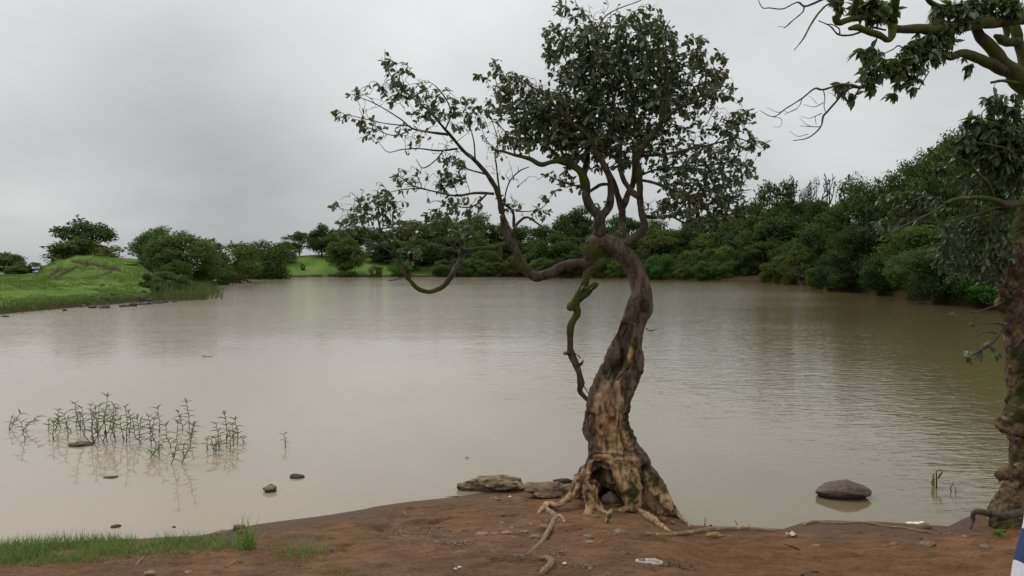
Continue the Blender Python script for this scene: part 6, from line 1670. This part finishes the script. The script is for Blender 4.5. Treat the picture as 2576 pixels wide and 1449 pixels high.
# ------------------------------------------------------------------ grass on the near bank
M_GRASS = mat_leaf('bank_grass', (0.080, 0.150, 0.024), (0.235, 0.340, 0.080), None, .28, .5, .35)
M_GRASSDRY = mat_leaf('dry_grass', (0.16, 0.125, 0.05), (0.30, 0.235, 0.115), None, .2, .6, .2)
def blades(name, label, pts, H, W, mat, seed, lean=.45, kind='stuff'):
    rg = np.random.default_rng(seed); n = len(pts)
    tv, tq = [], []
    for t in (0, .35, .7, 1.0):
        w = (1 - t ** 1.6) * .5 + .02; tv += [(-w, t, -.55 * t * t), (w, t, -.55 * t * t)]
    for k_ in range(3): tq.append((k_ * 2, k_ * 2 + 1, k_ * 2 + 3, k_ * 2 + 2))
    d = unit(np.column_stack([rg.normal(0, lean, n), rg.normal(0, lean, n), np.ones(n)]))
    nn = unit(rg.normal(0, 1, (n, 3)) * np.array((1, 1, .25)))
    v, q = stamp(np.array(tv), np.array(tq), pts, d, nn, H, W)
    o = link(name, new_mesh(name, v, q, mat, True, {'tint': np.repeat(rg.beta(1.5, 1.8, n), 8)}))
    tag(o, label, kind=kind); return o
M_DEADWEED = mat_leaf('dead_weed', (0.022, 0.017, 0.010), (0.055, 0.045, 0.024), None, .05, .8, .2)
def near_grass():
    rg = np.random.default_rng(31)
    _gx, _gy = np.meshgrid(np.arange(200) * .2, np.arange(200) * .2, indexing='ij')
    CLN = fbm(np.stack([_gx.ravel(), _gy.ravel(), 0 * _gx.ravel()], 1), 2, 44).reshape(200, 200)
    pts, H, W = [], [], []
    up = lambda x: np.interp(x, [-300, 0, 200, 420, 560, 640], [1378, 1372, 1362, 1362, 1362, 1362]); lo = lambda x: np.interp(x, [-300, 0, 150, 330, 480, 600, 650], [1440, 1424, 1420, 1408, 1392, 1388, 1384])
    while len(pts) < 7000:
        px = rg.uniform(-260, 632); py = rg.uniform(1352, 1438)
        if not up(px) - 4 < py < lo(px) + rg.normal(0, 3): continue
        p = GR(px, py)
        cl = float(CLN[int(p[0] * 20) % 200, int(p[1] * 20) % 200])
        if cl < -.55: continue
        edge = np.clip((lo(px) - py) / 22, .25, 1)
        pts.append(p - np.array((0, 0, .004))); H.append((.038 + .060 * rg.random() ** 1.6 + .02 * max(cl, 0)) * (.45 + .65 * edge)); W.append(rg.uniform(.0026, .0055))
    blades('bank_grass', 'fresh green grass strip at the lower left water edge', np.array(pts), np.array(H), np.array(W), M_GRASS, 32)
    pts, H, W = [], [], []
    while len(pts) < 1500:
        px = rg.uniform(-200, 760); py = rg.uniform(1376, 1452)
        l = lo(px)
        if py < l - 14 or rg.random() > math.exp(-max(0, py - l) / 14): continue
        pts.append(GR(px, py)); H.append(.012 + .028 * rg.random()); W.append(rg.uniform(.002, .004))
    for cx, cy, sx, sy, m in ((735, 1395, 45, 12, 130), (860, 1440, 45, 9, 220), (640, 1390, 40, 8, 80), (560, 1383, 30, 4, 60)):
        for _ in range(m):
            pts.append(GR(cx + rg.normal(0, sx * .6), cy + rg.normal(0, sy * .6))); H.append(.015 + .03 * rg.random()); W.append(rg.uniform(.002, .004))
    blades('dry_grass', 'straw coloured grass stubble below the green strip', np.array(pts), np.array(H), np.array(W), M_GRASSDRY, 33, .9)
    def tuft(px, py, n, h, label, spread=.05, lean=.35, mat=M_GRASS, wd=(.004, .008)):
        b = GR(px, py); p = b[None] + np.column_stack([rg.normal(0, spread, n), rg.normal(0, spread, n), np.zeros(n)])
        o = blades('grass_tuft', label, p - b, h * rg.uniform(.5, 1.15, n), rg.uniform(*wd, n), mat, int(px), lean, kind='thing'); o.location = b
        tag(o, label, 'grass tuft')
        if spread >= .07: o['kind'] = 'stuff'
    tuft(618, 1382, 60, .21, 'tall bright grass tussock at the right end of the grass strip', .035, .38, wd=(.006, .011))
    tuft(750, 1392, 70, .10, 'sparse green tuft on bare mud right of the grass strip', .11, .3)
    tuft(784, 1396, 60, .085, 'small sparse tuft at the edge of the mud right of the other', .08, .3)
    tuft(690, 1388, 24, .06, 'few short blades between the tussock and the sparse tufts', .07, .4)
    tuft(1692, 1430, 150, .03, 'dark mat of dead weed on the mud right of the shoe insole', .09, 1.2, M_DEADWEED, (.003, .006))
    tuft(606, 1416, 9, .06, 'single seedling on bare mud below the grass strip', .008, .3)
    tuft(2516, 1318, 30, .11, 'bright weed sprig left of the mossy brown stone', .035, .6, M_FRESH, (.008, .016))
    tuft(2540, 1326, 26, .12, 'bright weed sprig right of the mossy brown stone', .035, .6, M_FRESH, (.008, .016))
    tuft(2512, 1346, 22, .06, 'tiny bright weed on mud below the other sprigs', .022, .7, M_FRESH, (.008, .016))
    tuft(2562, 1282, 26, .12, 'leafy weed on the root of the right hand tree', .035, .6, M_FRESH, (.012, .022))
near_grass()
def sprig(px, py, Y, n, label, size=.04):
    b = P(px, py, Y); rg = np.random.default_rng(int(px))
    r = empty('fern_sprig', b); tag(r, label, 'sprig')
    for _ in range(n):
        d = unit(rg.normal(0, 1, 3) + np.array((0, -.5, .5))); x = unit(np.cross(d, (0.1, .2, 1))); z = np.cross(x, d); L_ = size * rg.uniform(.6, 1.2); W = L_ * .8
        o = link('leaf', LFRESH, r)
        q = rg.normal(0, size * .4, 3)
        o.matrix_local = Matrix(((x[0] * W, d[0] * L_, z[0] * L_, q[0]), (x[1] * W, d[1] * L_, z[1] * L_, q[1]), (x[2] * W, d[2] * L_, z[2] * L_, q[2]), (0, 0, 0, 1)))
LFRESH = new_mesh('leaf', *leaf_template([(0, .03), (.3, .3), (.7, .25), (1, .01)], .3, .2), M_FRESH, True, {'tint': np.full(12, .5)})
sprig(*KB(750, 670), 6.95, 16, 'green sprig growing inside the hollow root base', .035)
sprig(*KB(1042, 705), 6.86, 12, 'green sprig on the mossy right flank of the root base', .03)
sprig(*KB(890, 1000), 6.72, 8, 'tiny green sprig low beside the front root', .026)
sprig(*K3(775, 490), 7.0, 12, 'long leaved epiphyte on the hanging dead limb', .06)
sprig(*K8(410, 140), 7.0, 8, 'small green sprig on top of the trunk arch', .04)
# ------------------------------------------------------------------ person at the right edge, seen in profile
def build_person():
    PY = 2.6
    gx = 1.785; gz = float(bank(np.array([gx]), np.array([PY]))[0])
    root = empty('person', (gx, PY, gz))
    tag(root, 'person with dark windblown hair and navy and white striped top at the right edge', 'person')
    M_SKIN = mat_simple('skin', (0.46, 0.27, 0.18), (0.42, 0.24, 0.16), 30, .5, .15, .001, .4)
    M_HAIR = mat_simple('dark_hair', (0.016, 0.012, 0.010), (0.010, 0.008, 0.007), 80, .4, .2, .001, .5)
    def lean(v):
        v = np.array(v, float); v[:, 0] -= .040 * sstep(1.30, 1.47, v[:, 2]); return v
    V, E, Rr = [], [], []
    def chain(pts, start=None):
        prev = start
        for x, y, z, r in pts:
            V.append((x, y, z)); Rr.append(r); i = len(V) - 1
            if prev is not None: E.append((prev, i))
            prev = i
        return prev
    pel = chain([(0, 0, .93, .125)])
    wa = chain([(.015, 0, 1.06, .105)], pel); ch = chain([(.01, 0, 1.24, .125)], wa); nb = chain([(.0, 0, 1.37, .062)], ch)
    nk = chain([(-.012, 0, 1.43, .05)], nb); hd = chain([(-.03, 0, 1.50, .078), (-.03, 0, 1.58, .092), (-.025, 0, 1.64, .07)], nk)
    hips = []
    for sy in (-1, 1):
        hp = chain([(0, sy * .09, .88, .095), (-.012, sy * .095, .68, .078), (-.005, sy * .095, .48, .056), (.01, sy * .095, .34, .052), (.02, sy * .095, .10, .036), (.012, sy * .095, .05, .036), (-.07, sy * .10, .03, .032), (-.14, sy * .105, .022, .02)], pel)
        sh = chain([(.01, sy * .15, 1.33, .058), (.03, sy * .20, 1.20, .046), (.035, sy * .215, 1.06, .038)], ch)
        wr = chain([(.05, sy * .225, .93, .030), (.03, sy * .225, .83, .024)], sh)
        pm = chain([(.022, sy * .222, .79, .028), (.015, sy * .218, .75, .026)], wr)
        for k_, (dx, L) in enumerate(((-.024, .072), (-.008, .082), (.008, .078), (.022, .062))):
            a = chain([(.010 + dx * .9, sy * .218, .735, .0105), (.002 + dx, sy * .212, .735 - L * .5, .009), (.006 + dx, sy * .202, .735 - L, .007)], pm)
        chain([(-.006, sy * .210, .785, .011), (-.026, sy * .200, .755, .0095), (-.032, sy * .196, .73, .008)], wr)
    me = bpy.data.meshes.new('body'); me.from_pydata(V, E, [])
    o = bpy.data.objects.new('body', me); COL.objects.link(o); o.parent = root
    md = o.modifiers.new('skin', 'SKIN'); md.use_smooth_shade = True
    me.skin_vertices.new() if not me.skin_vertices else None
    for i, r in enumerate(Rr): me.skin_vertices[0].data[i].radius = (r, r)
    me.skin_vertices[0].data[0].use_root = True
    o.modifiers.new('sub', 'SUBSURF').levels = 2; o.modifiers['sub'].render_levels = 2
    dg = bpy.context.evaluated_depsgraph_get()
    m2 = bpy.data.meshes.new_from_object(o.evaluated_get(dg))
    co = np.empty(len(m2.vertices) * 3, np.float32); m2.vertices.foreach_get('co', co); co = co.reshape(-1, 3).astype(float)
    # face: nose, brow, lips and chin pushed out of the head, facing -x
    def push(c, r, amt):
        g = np.exp(-np.sum(((co - np.array(c)) / np.array(r)) ** 2, 1)); co[:, 0] -= amt * g
    push((-.125, 0, 1.555), (.04, .016, .022), .034); push((-.12, 0, 1.575), (.04, .012, .03), .014)
    push((-.115, 0, 1.515), (.04, .026, .008), .012); push((-.11, 0, 1.50), (.04, .024, .008), .012)
    push((-.10, 0, 1.475), (.05, .03, .02), .020); push((-.115, 0, 1.605), (.04, .05, .012), .006)
    for sy in (-1, 1): push((-.115, sy * .032, 1.585), (.04, .018, .012), -.010)
    co = lean(co)
    m2.vertices.foreach_set('co', co.astype(np.float32).ravel()); m2.materials.clear(); m2.materials.append(M_SKIN)
    m2.polygons.foreach_set('use_smooth', np.ones(len(m2.polygons), bool))
    o.modifiers.clear(); o.data = m2; m2.name = 'body'
    for sy in (-1, 1):
        e = link('eye', new_mesh('eye', lean(ICO[2][0] * .0115 + np.array((-.104, sy * .032, 1.583))), ICO[2][1], mat_simple('eye', (.05, .035, .03), (.02, .015, .012), 5, .2, 0)), root)
        link('ear', new_mesh('ear', lean(ICO[2][0] * np.array((.018, .009, .030)) + np.array((-.01, sy * .092, 1.56))), ICO[2][1], M_SKIN), root)
    # hair: a cap with a fall behind and loose strands blown forward
    v, f = ICO[4]; w = v * np.array((.112, .104, .112)) + np.array((-.008, 0, 1.60))
    face = (w[:, 0] < -.060) & (w[:, 2] < 1.645)
    w[face, 0] = -.060 + (w[face, 0] + .060) * .1
    low = w[:, 2] < 1.56
    w[low, 2] -= (1.56 - w[low, 2]) * 2.6; w[low, 0] += .02
    w += .005 * np.stack([vnoise(w * np.array((40, 40, 8)) + k_ * 9, 5) for k_ in range(3)], 1)
    link('hair', new_mesh('hair', lean(w), f, M_HAIR), root)
    rg = np.random.default_rng(8); mb = MB()
    for i in range(22):
        y0 = rg.uniform(-.07, .07); z0 = 1.655 + rg.normal(0, .02)
        p = catmull(np.array([(-.03, y0, z0), (-.085 - rg.uniform(0, .02), y0 * 1.1, z0 - .01), (-.112 - rg.uniform(0, .032), y0 * 1.1, z0 - .06 - rg.uniform(0, .03)), (-.10 + rg.uniform(-.03, .03), y0, z0 - .11 - rg.uniform(0, .05))]), 5)
        mb.add(*tube(lean(p), np.linspace(.0022, .0006, len(p)), 4))
    link('hair_strands', mb.mesh('hair_strands', M_HAIR), root)
    # striped top, cut long over the hips, and plain trousers
    def loft(rings, name, mat, k=40, nz=.006):
        pts = []
        for cx, cy, z, rx, ry in rings: pts.append((cx, cy, z, rx, ry))
        R5 = catmull(np.array(pts), 5); a = np.linspace(0, 2 * math.pi, k, endpoint=False)
        v = np.array([[(r_[0] + r_[3] * math.cos(t), r_[1] + r_[4] * math.sin(t), r_[2]) for t in a] for r_ in R5]).reshape(-1, 3)
        v[:, :2] += nz * np.stack([vnoise(v * np.array((9, 9, 3)) + 4, 6), vnoise(v * np.array((9, 9, 3)) + 8, 7)], 1)
        i = np.arange(len(R5) - 1)[:, None] * k; j = np.arange(k)[None]; j2 = (j + 1) % k
        q = np.stack([i + j, i + j2, i + k + j2, i + k + j], -1).reshape(-1, 4)
        return link(name, new_mesh(name, lean(v), q, mat), root)
    m = NT('striped_cloth'); tc = m.n('ShaderNodeTexCoord'); sp = m.n('ShaderNodeSeparateXYZ'); m.put(sp.inputs[0], tc.outputs['Object'])
    zz = m.math('ADD', sp.outputs[2], m.math('MULTIPLY', sp.outputs[0], .9))
    fr = m.math('FRACT', m.math('DIVIDE', m.math('ADD', zz, STRIPE_OFF), .190))
    wf = m.math('LESS_THAN', fr, .34)
    m.base(m.mix(wf, (0.018, 0.040, 0.135), (0.66, 0.66, 0.72))); m.rough(.9)
    m.bump(m.math('ADD', m.noise(m.geo(), 420, 2, .5), m.math('MULTIPLY', m.noise(m.geo((1, 1, .5)), 11, 3, .6, .8), 14.0)), .55, .002)
    loft([(.0, 0, .60, .145, .19), (.0, 0, .72, .166, .205), (.0, 0, .82, .178, .210), (.0, 0, .92, .166, .200), (.004, 0, 1.03, .146, .180), (.004, 0, 1.12, .145, .168), (.005, 0, 1.22, .146, .178), (.005, 0, 1.32, .115, .175), (.0, 0, 1.39, .07, .10), (-.003, 0, 1.41, .062, .075)], 'striped_top', m.m)
    for sy in (-1, 1):
        p = catmull(np.array([(.01, sy * .12, 1.345), (.022, sy * .17, 1.28), (.03, sy * .205, 1.18), (.034, sy * .215, 1.10)]), 4)
        v, q, t = tube(p, np.linspace(.078, .060, len(p)), 14, .04, 3, caps=False)
        link('sleeve', new_mesh('sleeve', v, q, m.m), root)
        p = np.array([(0, sy * .09, .86), (-.01, sy * .095, .62), (0, sy * .095, .42), (.015, sy * .095, .09)])
        v, q, t = tube(catmull(p, 4), np.interp(np.linspace(0, 1, 13), [0, .3, .6, 1], [.115, .094, .075, .062]), 14, .05, 5, caps=False)
        link('trouser_leg', new_mesh('trouser_leg', v, q, mat_simple('dark_cloth', (.03, .03, .035), (.02, .02, .024), 50, .9, .2)), root)
        w = ICO[3][0] * np.array((.135, .052, .045)) + np.array((-.055, sy * .10, .035)); w[:, 2] = np.maximum(w[:, 2], .0)
        link('shoe', new_mesh('shoe', w, ICO[3][1], mat_simple('shoe', (.05, .045, .04), (.03, .03, .03), 40, .6, .2)), root)
STRIPE_OFF = 0.041
build_person()
